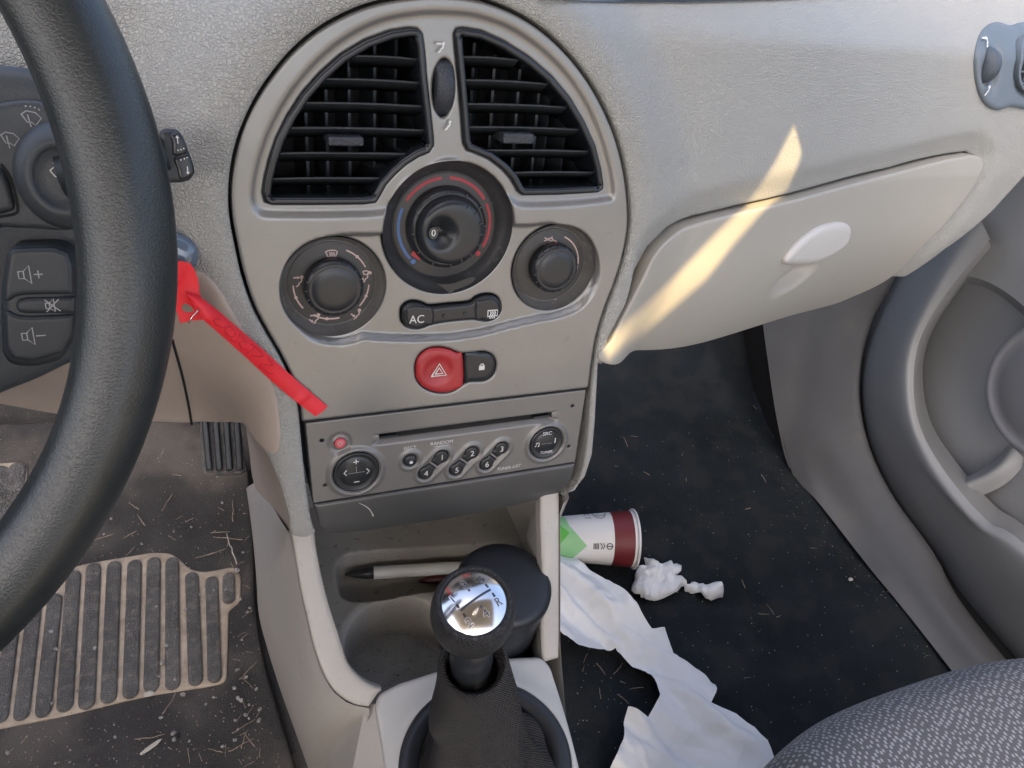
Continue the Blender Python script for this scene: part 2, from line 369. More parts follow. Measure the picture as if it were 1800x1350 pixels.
D['grayp'] = mat('grey_print', (.42, .42, .42), .5, var=.3, vscale=800)
D['redp'] = mat('red_print', (.42, .035, .05), .5, var=.1)
D['bluep'] = mat('blue_print', (.08, .18, .45), .5, var=.25, vscale=200)
D['redb'] = mat('red_button', (.40, .03, .035), .38, var=.12, vscale=60, fine=(2500, .00004))
D['pinkb'] = mat('rose_button', (.62, .10, .12), .35, var=.1, vscale=200)
D['leather'] = mat('worn_wheel_leather', (.023, .027, .027), .38, col2=(.011, .015, .016), vscale=25, grain=(640, .00005), spec=.7)
D['colu'] = mat('column_plastic', (.055, .062, .068), .45, var=.12, vscale=20, grain=(700, .00005))
D['colb'] = mat('satellite_plastic', (.03, .035, .039), .42, var=.12, vscale=20, fine=(2000, .00006))
D['knob'] = mat('knob_leather', (.014, .014, .015), .38, var=.2, vscale=60, grain=(650, .0004), spec=.6)
D['chrome'] = mat('chrome', (.75, .74, .73), .16, 1.0)
D['embw'] = mat('edge_glint_white', (.9, .9, .92), .15, .6)  # flat bright outline painted as the glint of raised digit edges
D['engr'] = mat('engraving', (.10, .10, .11), .3, 1.0)
D['boot'] = mat('woven_boot_fabric', (.032, .028, .026), .7, var=.2, vscale=30, ani=(300, .0007))
D['ash'] = mat('matt_black_ashtray', (.018, .020, .024), .42, var=.15, vscale=40, fine=(2000, .00004))
D['cons'] = mat('console_plastic', (.46, .43, .385), .5, var=.06, vscale=12, grain=(800, .00008), dust=((.20, .18, .16), 150, .64, .35))
D['plt'] = mat('gear_plate_plastic', (.50, .49, .46), .42, var=.05, vscale=20, fine=(1800, .00006))
D['tray'] = mat('dusty_tray_plastic', (.36, .345, .315), .55, var=.14, vscale=25, fine=(1200, .0001), dust=((.08, .07, .06), 190, .62, .6))
D['trayf'] = mat('dirty_cup_floor', (.28, .28, .265), .6, var=.25, vscale=40, fine=(900, .0002), dust=((.05, .045, .04), 320, .60, .85))
D['carpet'] = mat('black_carpet', (.027, .033, .038), .95, var=.35, vscale=9, fine=(600, .0030), dust=((.07, .068, .062), 22, .48, .20), spec=.15)
D['matc'] = mat('dusty_mat_carpet', (.082, .079, .077), .95, col2=(.048, .046, .046), vscale=9, fine=(700, .0015), dust=((.22, .19, .16), 9, .52, .35), spec=.1)
D['dirt'] = mat('tan_dirt', (.52, .44, .35), .9, col2=(.34, .28, .22), vscale=60, fine=(700, .0006), spec=.1)
D['rib'] = mat('mat_rubber', (.19, .186, .178), .55, col2=(.11, .107, .104), vscale=30, grain=(420, .0012), dust=((.34, .30, .26), 130, .52, .35))
D['kick'] = mat('grey_sill_plastic', (.135, .133, .130), .5, var=.15, vscale=9, fine=(1500, .0001), dust=((.17, .155, .135), 12, .56, .5))
D['door'] = mat('grey_door_plastic', (.26, .262, .262), .48, var=.08, vscale=10, fine=(1500, .0001))
D['door2'] = mat('grey_speaker_trim', (.20, .20, .21), .5, var=.06, vscale=20, fine=(1500, .0001))
D['vent'] = mat('blue_grey_vent_plastic', (.135, .165, .19), .42, var=.06, vscale=30)
D['paper'] = mat('white_paper', (.84, .85, .85), .7, var=.03, vscale=25, trans=.05, voro=(60, .0018))
D['tissue'] = mat('soft_tissue', (.84, .84, .83), .9, var=.04, vscale=60, trans=.08, voro=(130, .0014), fine=(600, .0003))
D['cupw'] = mat('paper_cup_white', (.78, .76, .73), .5, var=.03)
D['cupr'] = mat('cup_maroon_band', (.16, .018, .022), .5, var=.08)
D['cupg'] = mat('cup_pale_green', (.30, .60, .28), .5, var=.06)
D['cupg2'] = mat('cup_bright_green', (.12, .50, .07), .5, var=.06)
D['cupk'] = mat('cup_black_print', (.04, .04, .04), .5)
D['redtag'] = mat('red_paper_tag', (.85, .018, .03), .5, col2=(.78, .015, .025), vscale=60, trans=.15)
D['ink'] = mat('faded_ink', (.64, .018, .03), .6, var=.1)
D['steel'] = mat('bright_steel', (.75, .75, .75), .2, 1)
D['penw'] = mat('pen_white_plastic', (.78, .80, .79), .35)
D['pengr'] = mat('pen_grip_black', (.03, .03, .03), .35)
D['penr'] = mat('pen_red_plastic', (.05, .004, .006), .4)
D['twig'] = mat('dry_straw', (.42, .36, .28), .9, col2=(.26, .19, .13), vscale=200)
D['stone'] = mat('small_stone', (.45, .44, .42), .8, col2=(.20, .19, .18), vscale=120)
D['leaf'] = mat('pale_flake', (.55, .52, .46), .9, var=.2, vscale=100)
D['glass'] = mat('sheen_key_plastic', (.10, .14, .19), .12, coat=1)
D['head'] = mat('sun_blocker_lining', (.35, .34, .32), .9)
D['tarm'] = mat('outside_ground', (.22, .21, .20), .9, var=.2, vscale=3)

def seat_material():
    m = bpy.data.materials.new('dotted_seat_fabric'); m.use_nodes = True; n = m.node_tree; N = n.nodes; L = n.links; b = N['Principled BSDF']
    b.inputs['Roughness'].default_value = .85; b.inputs['Sheen Weight'].default_value = .2
    g = N.new('ShaderNodeNewGeometry'); at = N.new('ShaderNodeAttribute'); at.attribute_name = 'cloth'
    mp = N.new('ShaderNodeMapping'); mp.inputs['Scale'].default_value = (275, 185, 1); mp.inputs['Rotation'].default_value = (0, 0, .35); L.new(at.outputs['Vector'], mp.inputs[0])
    nz = N.new('ShaderNodeTexNoise'); nz.inputs['Scale'].default_value = 70; L.new(at.outputs['Vector'], nz.inputs['Vector'])
    v = N.new('ShaderNodeTexVoronoi'); v.voronoi_dimensions = '2D'; v.distance = 'MANHATTAN'; v.inputs['Scale'].default_value = 1.0; v.inputs['Randomness'].default_value = .5; L.new(mp.outputs[0], v.inputs['Vector'])
    ad = N.new('ShaderNodeMath'); ad.operation = 'MULTIPLY_ADD'; L.new(nz.outputs['Fac'], ad.inputs[0]); ad.inputs[1].default_value = .30; L.new(v.outputs['Distance'], ad.inputs[2])
    r = N.new('ShaderNodeValToRGB'); r.color_ramp.elements[0].position = .45; r.color_ramp.elements[1].position = .53
    r.color_ramp.elements[0].color = (.44, .44, .455, 1); r.color_ramp.elements[1].color = (.12, .12, .130, 1); L.new(ad.outputs[0], r.inputs[0]); L.new(r.outputs[0], b.inputs['Base Color'])
    f = N.new('ShaderNodeTexNoise'); f.inputs['Scale'].default_value = 1400; L.new(g.outputs['Position'], f.inputs['Vector'])
    bp = N.new('ShaderNodeBump'); bp.inputs['Distance'].default_value = .0012; L.new(f.outputs['Fac'], bp.inputs['Height']); L.new(bp.outputs[0], b.inputs['Normal'])
    return m
D['seat'] = seat_material()
D['seatp'] = mat('plain_mesh_fabric', (.22, .22, .225), .9, var=.2, vscale=300, voro=(900, .0008))

# ================================================================== SETTING
def box(name, lo, hi, m, parent=None):
    lo, hi = V(*lo), V(*hi); c = (lo + hi) / 2; d = (hi - lo) / 2
    v, f = box_geo(c, V(d[0], 0, 0), V(0, d[1], 0), V(0, 0, d[2])); return mk(name, v, f, m, parent, smooth=False)
CARPET_X1 = .812
# passenger side carpet, then the toe board sloping up under the dashboard
rows = [[V(x, y, z) for x in np.linspace(.13, 1.02, 8)] for y, z in ((-.9, 0), (-.4, 0), (.3, 0), (.62, 0), (.74, .02), (.86, .12), (.95, .26), (1.0, .5))]
def lumpy(v):
    v = v.copy(); v[:, 2] += .006 * (vnoise(v[:, 0], v[:, 1], 9, 3) - .5) + .0025 * (vnoise(v[:, 0], v[:, 1], 30, 5) - .5); return v
tag(loft('floor_carpet', rows, D['carpet'], None, 90, 120, warp=lumpy), kind='structure')
rows = [[V(x, y, z) for x in np.linspace(-.66, .13, 8)] for y, z in ((-.9, 0), (-.4, 0), (.3, 0), (.66, 0), (.78, .03), (.9, .15), (.98, .3), (1.0, .5))]
tag(loft('driver_floor', rows, D['matc'], None, 90, 120, warp=lumpy), kind='structure')
box('ground', (-30, -30, -.45), (30, 30, -.40), D['tarm'])['kind'] = 'structure'  # unseen ground sheet, added to bounce light up into the cabin
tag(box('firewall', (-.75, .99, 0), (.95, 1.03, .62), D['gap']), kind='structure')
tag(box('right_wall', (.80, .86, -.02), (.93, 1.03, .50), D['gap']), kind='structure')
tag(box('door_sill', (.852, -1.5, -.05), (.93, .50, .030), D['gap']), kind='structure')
tag(box('left_wall', (-.72, -1.5, -.02), (-.665, 1.0, .62), D['door']), kind='structure')

# ================================================================== DASHBOARD SURFACE
F_OUT_PX = [(405,340),(408,300),(416,258),(431,215),(452,172),(480,130),(516,88),(558,53),(605,26),(655,7),(712,-4),(770,-8),(835,-2),(890,16),(940,44),(985,82),(1024,128),(1055,178),(1079,232),(1094,284),(1103,340),(1105,395),(1097,445),(1082,495),(1063,545),(1049,592),(1041,640),(1035,690),(1031,740),(1025,800),(1012,846),(990,868),(940,884),(880,897),(800,913),(700,928),(620,938),(575,941),(556,930),(546,890),(538,830),(531,760),(526,710),(514,668),(494,625),(468,580),(445,535),(427,480),(414,420),(407,380)]
F_OUT = cr(FS.ab(F_OUT_PX), step=.003)
def g_dash(a, b):
    sh = np.shape(a); q = np.stack([np.ravel(a), np.ravel(b)], 1); d = -sdist(q, F_OUT); a_, b_ = q[:, 0], q[:, 1]
    bb = .015 + .103 * sst((a_ - .13) / .42) + .03 * sst((-a_ - .12) / .2) + .05 * sst((.10 - b_) / .10) * sst((-a_ - .09) / .05)
    bb = bb + .85 * np.clip(b_ - .264, 0, .012) ** 2 / .024 + .85 * np.clip(b_ - .276, 0, 1) + .3 * np.clip(b_ - .16, 0, 1) * .5
    bb = bb + 4.2 * np.clip(.12 - b_, 0, .3) ** 2 * (a_ > 0) + .008 * sst((a_ - .12) / .04) * sst((.165 - .08 * (a_ - .12) - b_) / .03) * 0
    w_ = sst((d - .008) / .056)
    return (-.0025 * (1 - w_) * sst(1 - (d - .018) / .03) + w_ * bb).reshape(sh)
DS = Surf(FO, AX, AU, AM, g_dash)
dash_l = [(1048,592),(1063,545),(1082,495)]
LID_PX = [(1062,638),(1074,596),(1100,545),(1128,490),(1152,444),(1185,411),(1228,391),(1304,372),(1432,341),(1574,303),(1680,277),(1712,273),(1727,284),(1722,306),(1700,343),(1659,395),(1610,442),(1560,490),(1500,520),(1440,541),(1300,582),(1180,612)]
lid_ab = DS.ab(LID_PX)
def off(poly, d):
    """move a counter-clockwise or clockwise closed polygon outwards by d"""
    n = np.roll(poly, -1, 0) - np.roll(poly, 1, 0); n = np.stack([n[:, 1], -n[:, 0]], 1); n /= np.linalg.norm(n, axis=1)[:, None] + 1e-12
    A = .5 * np.sum(poly[:, 0] * np.roll(poly[:, 1], -1) - np.roll(poly[:, 0], -1) * poly[:, 1])
    return poly + n * d * (1 if A > 0 else -1)
dash = thing('dashboard', 'pale beige grained car dashboard with centre hump and glove box', 'dashboard', P(1250, 430, t=.62))
fo = off(F_OUT, .0012)
# split the fascia loop at its bottom (the bezel of the dash ends there)
bot = FS.ab([(990, 868), (556, 930)])
i0 = int(np.argmin(np.linalg.norm(fo - bot[0], axis=1))); i1 = int(np.argmin(np.linalg.norm(fo - bot[1], axis=1)))
A_ = .5 * np.sum(fo[:, 0] * np.roll(fo[:, 1], -1) - np.roll(fo[:, 0], -1) * fo[:, 1])
seq = [fo[(i1 + k) % len(fo)] for k in range((i0 - i1) % len(fo) + 1)]        # from bottom-left over the top to bottom-right
right_strip = DS.ab([(992,874),(1012,863),(1030,838),(1042,800),(1047,745),(1050,690),(1053,640)])
lid_o = off(lid_ab, .0018)
lid_edge = lid_o[:18]                                                       # left, top and right side of the lid
right_end = DS.ab([(1592,487),(1660,440),(1745,372),(1800,312),(1860,240),(1950,160),(2000,60)])
top = DS.ab([(2000,-60),(1500,-70),(1100,-70),(700,-75),(300,-70),(-50,-60),(-350,-50),(-800,-40)])
left_bot = DS.ab([(-800,660),(-350,690),(-60,700),(120,730),(300,742),(338,742),(425,741)])
left_strip = DS.ab([(436,760),(470,800),(492,850),(506,900),(513,943),(540,946)])
dash_poly = np.vstack([np.array(seq), right_strip, lid_edge, right_end, top, left_bot, left_strip])
# gap line of the driver's lower trim
patch('dash_panel', dash_poly, DS, D['dash'], dash, step=.0042, bstep=.004, wall=.03, edge=(.003, .002),
    relief=lambda a, b: -.009 * sst(1 + sdist(np.stack([a, b], 1), lid_ab) / .026) * sst((a - .122) / .010) * sst((b - .02) / .02))
HC = DS.ab((1396, 486))[0]
def scoop(a, b):
    t = .22; x = (a - HC[0]) * math.cos(t) + (b - HC[1]) * math.sin(t); y = -(a - HC[0]) * math.sin(t) + (b - HC[1]) * math.cos(t)
    return -.013 * sst(1.3 * (1 - np.hypot(x / .038, y / .0165)))
lidp = patch('glove_box_lid', cr(lid_ab, step=.004), DS, D['dashs'], dash, h=.0018, step=.0028, bstep=.004, wall=.03, edge=(.0025, .0016), relief=scoop)
tag(lidp, 'smooth beige glove box lid')
hp = cr(DS.ab([(1381,464),(1394,440),(1420,415),(1447,399),(1475,392),(1494,396),(1498,408),(1490,432),(1468,450),(1438,463),(1410,467)], .006), step=.0015)
patch('handle', hp, DS, D['handle'], lidp, h=.007, step=.002, edge=(.007, .0045), wall=.012)
# dark gap behind the lid and the fascia
mb = MB()
for q in (lid_o,):
    p = DS.pt(densify(np.vstack([q[:18]]), .01), -.012); 
patch('lid_gap', densify(off(lid_ab, .006), .01), DS, D['gap'], dash, h=-.016, step=.02)
# black strip where the top pad meets the windscreen shelf
tp = DS.ab([(942,-3),(960,-60),(1500,-60),(2000,-50),(2000,-12),(1500,-8),(1200,3),(1080,3)])
patch('top_cover', densify(tp, .01), DS, D['black'], dash, h=.002, step=.008, wall=.004)
# thin seam of the driver's lower trim
sl = DS.ab([(303,596),(318,650),(330,704),(337,745)], .0004)
strokes('trim_gap', DS, [cr(sl, 20, closed=False)], .0016, D['gap'], dash, .0018)

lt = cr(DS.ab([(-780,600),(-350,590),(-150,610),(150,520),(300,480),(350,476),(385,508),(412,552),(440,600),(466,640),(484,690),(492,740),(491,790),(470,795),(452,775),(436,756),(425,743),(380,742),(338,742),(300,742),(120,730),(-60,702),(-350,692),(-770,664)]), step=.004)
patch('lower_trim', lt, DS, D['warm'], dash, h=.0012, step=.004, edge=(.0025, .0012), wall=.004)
# ================================================================== CENTRE PANEL
VL_PX = [(462,340),(466,312),(474,280),(486,244),(506,204),(532,164),(564,128),(600,96),(644,70),(688,54),(720,49),(735,50),(744,60),(748,88),(752,140),(758,192),(763,240),(764,257),(756,269),(738,276),(716,290),(696,308),(680,326),(670,344),(662,357),(640,360),(560,361),(480,361),(466,357)]
VR_PX = [(800,60),(804,51),(816,49),(848,54),(888,72),(932,100),(972,134),(1004,172),(1028,212),(1048,256),(1058,296),(1062,324),(1061,334),(1052,339),(980,343),(920,344),(912,338),(900,316),(884,298),(860,280),(836,270),(822,265),(816,252),(812,200),(807,140),(802,88)]
VL = FS.ab(VL_PX); VR = FS.ab(VR_PX)
REC = cr(FS.ab([(495,505),(505,465),(530,437),(560,422),(590,417),(620,415),(660,414),(680,411),(690,400),(696,380),(712,345),(745,312),(793,297),(840,310),(872,338),(888,366),(896,388),(905,397),(930,398),(979,396),(1020,410),(1045,438),(1052,473),(1043,510),(1020,540),(985,555),(950,562),(900,573),(850,586),(800,594),(740,597),(680,596),(640,594),(620,600),(592,603),(556,597),(525,575),(503,545)]), step=.002)
RIM = cr(FS.ab([(445,352),(447,318),(460,265),(485,205),(520,150),(565,100),(615,62),(670,36),(730,24),(780,22),(840,28),(900,50),(955,88),(1000,134),(1035,188),(1060,248),(1075,305),(1078,345),(1060,352),(1000,358),(920,360),(893,345),(860,312),(793,283),(725,312),(695,345),(680,372),(600,378),(480,378),(455,372)]), step=.002)
def fas_rel(a, b):
    q = np.stack([a, b], 1)
    d = sdist(q, REC); e = sdist(q, RIM)
    r = -.0050 * sst(d / .0026 + .5) - .0022 * sst(e / .004 + .5)
    return r
panel = thing('climate_panel', 'grey metallic centre panel with two air vents, three climate dials and a red hazard button', 'control panel', FO + V(0, 0, .12))
RAD_TL, RAD_TR = FS.ab([(532,743),(1031,685)])
cf = off(F_OUT, -.0006); yb = .5 * (RAD_TL[1] + RAD_TR[1]) + .0010
def clip_above(poly, y):
    out = []
    for i in range(len(poly)):
        p, q = poly[i], poly[(i + 1) % len(poly)]
        if p[1] >= y: out.append(p)
        if (p[1] - y) * (q[1] - y) < 0: t = (y - p[1]) / (q[1] - p[1]); out.append(p + (q - p) * t)
    return np.array(out)
face_poly = clip_above(cf, yb)
WC = {'c': FS.ab((793, 407))[0], 'l': FS.ab((589, 510))[0], 'r': FS.ab((979, 475))[0]}
WR = {'c': .0405, 'l': .0305, 'r': .0292}
circ = lambda c, r, n=72: ell(c[0], c[1], r, r, 0, n)
WHEEL = FS.ab((782, 156))[0]
acp = FS.ab([(707,558),(709,545),(718,536),(732,533),(748,537),(757,541),(790,538),(828,534),(840,526),(856,521),(872,522),(882,530),(886,543),(883,557),(873,566),(858,570),(845,568),(830,567),(790,571),(762,576),(750,581),(735,584),(718,580),(709,570)])
hz_all = FS.ab([(729,652),(731,634),(741,619),(757,611),(775,610),(790,613),(804,619),(816,621),(845,618),(860,620),(870,629),(873,643),(869,658),(858,668),(845,671),(825,672),(812,679),(798,688),(780,692),(760,690),(742,681),(732,668)])
WH = .0152; WHW = .0062
holes = [off(VL, -.0002), off(VR, -.0002), circ(WC['c'], WR['c']), circ(WC['l'], WR['l']), circ(WC['r'], WR['r']),
         ell(WHEEL[0], WHEEL[1], WHW, WH, 0, 40), cr(acp, step=.0012), cr(hz_all, step=.0015)]
patch('faceplate', face_poly, FS, D['fascia'], panel, holes=holes, step=.0017, bstep=.0017, relief=fas_rel, wall=.012, edge=(.0016, .0010))

def air_vent(poly, slat_b, vanes, grip_px, tagtxt):
    # part > frame, slats, vanes, grip
    ol = cr(rounded(poly, .004), step=.0015) if False else densify(poly, .0015)
    inner = off(ol, -.0042)
    fr = patch('air_vent', ol, FS, D['gloss'], panel, holes=[inner], h=.0005, step=.0012, bstep=.0015, edge=(.0018, .0016), wall=.05)
    tag(fr, tagtxt)
    patch('backing', densify(ol, .004), FS, D['deep'], fr, h=-.052, step=.02)
    def span(y, pl, ax=1):
        xs = []
        for i in range(len(pl)):
            p, q = pl[i], pl[(i + 1) % len(pl)]
            if (p[ax] - y) * (q[ax] - y) < 0: t = (y - p[ax]) / (q[ax] - p[ax]); xs.append(p[1 - ax] + (q[1 - ax] - p[1 - ax]) * t)
        return (min(xs), max(xs)) if xs else None
    for y in slat_b:
        s_ = span(y, inner)
        if not s_: continue
        a0, a1 = s_; xs = np.linspace(a0 - .001, a1 + .001, 14); mb = MB(); v = []
        for x in xs:
            bow = .0012 * (((x - a0) / (a1 - a0)) * 2 - 1) ** 2
            for db, hh in ((.0007, -.0045 - bow), (.0002, -.0036 - bow), (-.0006, -.0042 - bow), (-.0064, -.0150), (-.0052, -.0155)):
                v.append(FS.pt((x, y + db - bow * .5), hh)[0])
        n = len(xs); f = [(i * 5 + j, i * 5 + (j + 1) % 5, (i + 1) * 5 + (j + 1) % 5, (i + 1) * 5 + j) for i in range(n - 1) for j in range(5)]
        mb.add(v, f).build('slat', D['slat'], fr)
    for x, lean in vanes:
        s_ = span(x, inner, 0)
        if not s_: continue
        b0, b1 = s_; c = FS.pt((x, (b0 + b1) / 2), -.036)[0]
        u = FS.B * (b1 - b0) / 2; nn = FS.N * math.cos(lean) + FS.A * math.sin(lean); a_ = np.cross(FS.B, nn)
        mk('vane', *box_geo(c, u, nn * .011, a_ * .0008), D['slat'], fr, smooth=False)
    g0, g1 = FS.ab(grip_px, .002)
    gp = rounded([(g0[0], g1[1]), (g1[0], g1[1]), (g1[0], g0[1]), (g0[0], g0[1])], .0012)
    patch('grip', gp, FS, D['knurl'], fr, h=.0015, step=.0012, edge=(.001, .0008), wall=.018)
sl_l = [FS.ab((680, y), -.004)[0][1] for y in (100, 142, 184, 227, 270, 313)]
sl_r = [FS.ab((890, y), -.004)[0][1] for y in (103, 143, 184, 224, 264, 303)]
va_l = [(FS.ab((x, 200), -.03)[0][0], -.15) for x in (530, 566, 606, 650, 686, 722)]
va_r = [(FS.ab((x, 200), -.03)[0][0], s_) for x, s_ in ((838, .5), (874, .5), (905, .1), (941, .1), (950, -.3), (985, -.2), (1020, -.2))]
air_vent(VL, sl_l, va_l, [(578, 257), (640, 242)], 'left air vent with horizontal slats')
air_vent(VR, sl_r, va_r, [(885, 253), (940, 236)], 'right air vent with horizontal slats')

# thumb wheel between the vents, lying in a slot
tw = FS.pt(WHEEL, -.0125)[0]
v, f = lathe_geo(tw, FS.A, [(.0140, -.0050), (.0152, -.0047), (.0160, -.003), (.0163, 0), (.0160, .003), (.0152, .0047), (.0140, .0050)], n=72)
mk('thumb_wheel', v, f, D['knurl'], panel)
patch('wheel_slot', ell(WHEEL[0], WHEEL[1], .0075, .0165, 0, 32), FS, D['deep'], panel, h=-.026, step=.01)
icon('face', FS, (776, 84), .0026, D['white'], panel, .0004, .0009)
icon('person', FS, (788, 221), .0024, D['white'], panel, .0004, .0009)

# dials
def dial(key, rp, depth, knob, label):
    c = WC[key]; R = WR[key]
    dl = slathe('climate_dial', FS, c[0], c[1], [(R - .0002, -.0034), (R - .0002, -.0050), (rp + (R - rp) * .55, -.0085), (rp + .0004, depth + .0006), (rp, depth - .0006), (rp - .0006, depth), (.003, depth), (.0005, depth)], D['well'] if key == 'c' else D['wellg'], panel, n=96, cap=False)
    tag(dl, label)
    slathe('plate', FS, c[0], c[1], [(rp - .0005, depth - .001), (rp - .0005, depth + .0004), (rp - .001, depth + .0006), (.0005, depth + .0006)], D['plate'], dl, n=96, cap=False)
    kn = slathe('knob', FS, c[0], c[1], [(r, h + depth) for r, h in knob], D['black'], dl, n=96)
    return dl, kn, depth + .0008
# centre: temperature ring with a fan knob in the middle
HP = -.0125
dl, kn, hp_ = dial('c', .0322, HP, [(.0245, 0), (.0243, .006), (.0225, .0085), (.0210, .0095), (.0205, .0088), (.0200, .0088)], 'centre dial with red and blue arcs around a fan knob')
c = WC['c']
def fan_geo():
    v = []; n = 96; t = np.linspace(0, 2 * np.pi, n, endpoint=False); rr = [.0200, .0199, .0192, .0178, .016, .013, .010, .007, .004, .0015]; hh = [.0085, .0125, .0150, .0162, .0166, .0167, .0168, .0168, .0168, .0168]
    for r, h in zip(rr, hh):
        for a in t:
            x, y = r * math.cos(a), r * math.sin(a); dx, dy = x + .0068, y - .0005
            d = math.hypot(dx / .0098, dy / .0100); s = 1 if d >= 1.12 else float(sst(d / 1.12))
            v.append(FS.pt((c[0] + x, c[1] + y), HP + h - .0085 * (1 - s) * (1 if r < .0192 else .2) - .0012 * (x < -.0) * 0)[0])
    f = grid_faces(len(rr), n, True); f.append(tuple(range((len(rr) - 1) * n, len(rr) * n))); return v, f
fk = mk('fan_knob', *fan_geo(), D['black'], dl)
tk = MB()
def ticks(cx, cy, r, hs, angs, L=.0012, wd=.0004, hh=.0008, m='black', par=None):
    mb = MB()
    for a in angs:
        a = math.radians(a); q = FS.pt((cx + r * math.cos(a), cy + r * math.sin(a)), hs)[0]; u = FS.A * math.cos(a) + FS.B * math.sin(a); t_ = -FS.A * math.sin(a) + FS.B * math.cos(a)
        mb.add(*box_geo(q, u * L, t_ * wd, -FS.N * hh))
    return mb.build('tick_marks', D[m], par, smooth=False)
ticks(c[0], c[1], .0223, HP + .0088, range(5, 365, 30), .0011, .0004, .0009, 'slat', kn)
ticks(c[0], c[1], .0176, HP + .0165, (62, 40, 18, -4, -26, -48, -70), .0012, .0003, .0004, 'slat', fk)
ind = patch('indicator', ell(c[0] - .0118, c[1] + .0003, .0028, .0036, 0, 24), FS, D['plate'], fk, h=HP + .0158, step=.001, wall=.005)
text('0', FS, (c[0] - .0118, c[1] + .0003), .0056, HP + .0160, D['white'], ind)
Ra = .0288
for a0, a1, m in ((98, 146, 'redp'), (34, 86, 'redp'), (-28, 26, 'redp'), (158, 222, 'bluep')):
    strokes('printed_arc', FS, [arc(c[0], c[1], Ra, a0, a1, 24)], .0017, D[m], dl, hp_)
for a, m in ((-39, 'redp'), (228, 'bluep')):
    strokes('printed_dot', FS, [], .001, D[m], dl, hp_, dots=[(c[0] + Ra * math.cos(math.radians(a)), c[1] + Ra * math.sin(math.radians(a)), .0016)])
strokes('pointer', FS, [[(c[0] - .0166, c[1] - .0176), (c[0] - .0205, c[1] - .0150)]], .003, D['redp'], dl, HP + .0052)
# left: air direction
HQ = -.0110; c = WC['l']
dl, kn, hq_ = dial('l', .0262, HQ, [(.0164, 0), (.0164, .0045), (.0174, .005), (.0171, .0085), (.0154, .0102), (.0141, .0108), (.0135, .0104), (.0128, .0108), (.008, .0112), (.001, .0112)], 'left dial choosing where the air flows')
ticks(c[0], c[1], .0161, HQ + .0098, range(0, 360, 20), .0008, .0003, .0006, 'slat', kn)
strokes('pointer', FS, [[(c[0] - .001, c[1] - .001), (c[0] - .0062, c[1] - .0100)]], .0003, D['slat'], kn, HQ + .0113)
for k, p_, s_ in (('defrost', (583, 449), .0034), ('face', (527, 495), .0030), ('facefeet', (556, 561), .0030), ('feet', (628, 553), .0030), ('defrostfeet', (643, 488), .0031)):
    icon(k, FS, p_, s_ * 1.1, D['pink'], dl, hq_, .0008)
Rb = .0220
for a0, a1 in ((26, 44), (50, 66), (-5, -20), (-27, -42), (-80, -96), (-102, -116), (180, 196), (202, 219)):
    strokes('printed_arc', FS, [arc(c[0], c[1], Rb, a0, a1, 8)], .0009, D['pink'], dl, hq_)
for a in (47, -23.5, -99, 199): strokes('printed_dot', FS, [], .001, D['pink'], dl, hq_, dots=[(c[0] + Rb * math.cos(math.radians(a)), c[1] + Rb * math.sin(math.radians(a)), .0010)])
# right: recirculation
c = WC['r']
dl, kn, hq_ = dial('r', .0250, HQ, [(.0152, 0), (.0152, .0045), (.0163, .005), (.0160, .0085), (.0144, .0102), (.0131, .0108), (.0125, .0104), (.0119, .0108), (.008, .0112), (.001, .0112)], 'right dial for recirculated or fresh air')
ticks(c[0], c[1], .0151, HQ + .0098, range(10, 370, 20), .0008, .0003, .0006, 'slat', kn)
strokes('pointer', FS, [[(c[0] - .0005, c[1] + .002), (c[0] - .0006, c[1] + .0110)]], .0003, D['slat'], kn, HQ + .0113)
icon('recirc', FS, (968, 424), .0040, D['pink'], dl, hq_, .0008); icon('fresh', FS, (985, 531), .0040, D['pink'], dl, hq_, .0008)
strokes('printed_arc', FS, [arc(c[0], c[1], .0202, -58, 66, 30)], .0009, D['pink'], dl, hq_)
strokes('pointer', FS, [[(c[0] - .0006, c[1] + .0133), (c[0] - .0006, c[1] + .0160)]], .0015, D['redp'], dl, HQ + .0058)
# air conditioning and rear screen buttons
bar = patch('switch_bar', cr(off(acp, -.0008), step=.001), FS, D['black'], panel, h=-.0018, step=.0012, edge=(.0022, .0016), wall=.008)
A1 = FS.ab([(714,557),(716,545),(726,540),(742,540),(762,545),(762,571),(748,573),(734,578),(720,573)]); A2 = FS.ab([(838,534),(850,529),(866,527),(878,535),(880,548),(873,561),(860,566),(850,563),(838,563)])
for q in (A1, A2):
    qq = cr(q, step=.0008)
    strokes('button_groove', FS, [np.vstack([qq, qq[:1]])], .0005, D['deep'], bar, -.0016)
    patch('button', off(qq, -.0004), FS, D['black'], bar, h=-.0012, step=.001, edge=(.0012, .0008), wall=.003)
text('AC', FS, FS.ab((733, 562), -.001)[0], .0075, -.0010, D['white'], bar, name='lettering', sx=.95)
icon('rear', FS, (866, 551), .0036, D['white'], bar, -.0010, .0008)
for p_ in ((782, 557), (819, 553)):
    q = FS.ab(p_)[0]; slathe('indicator_light', FS, q[0], q[1], [(.0012, -.002), (.0011, -.0010), (.0006, -.0007)], D['slat'], bar, n=20)
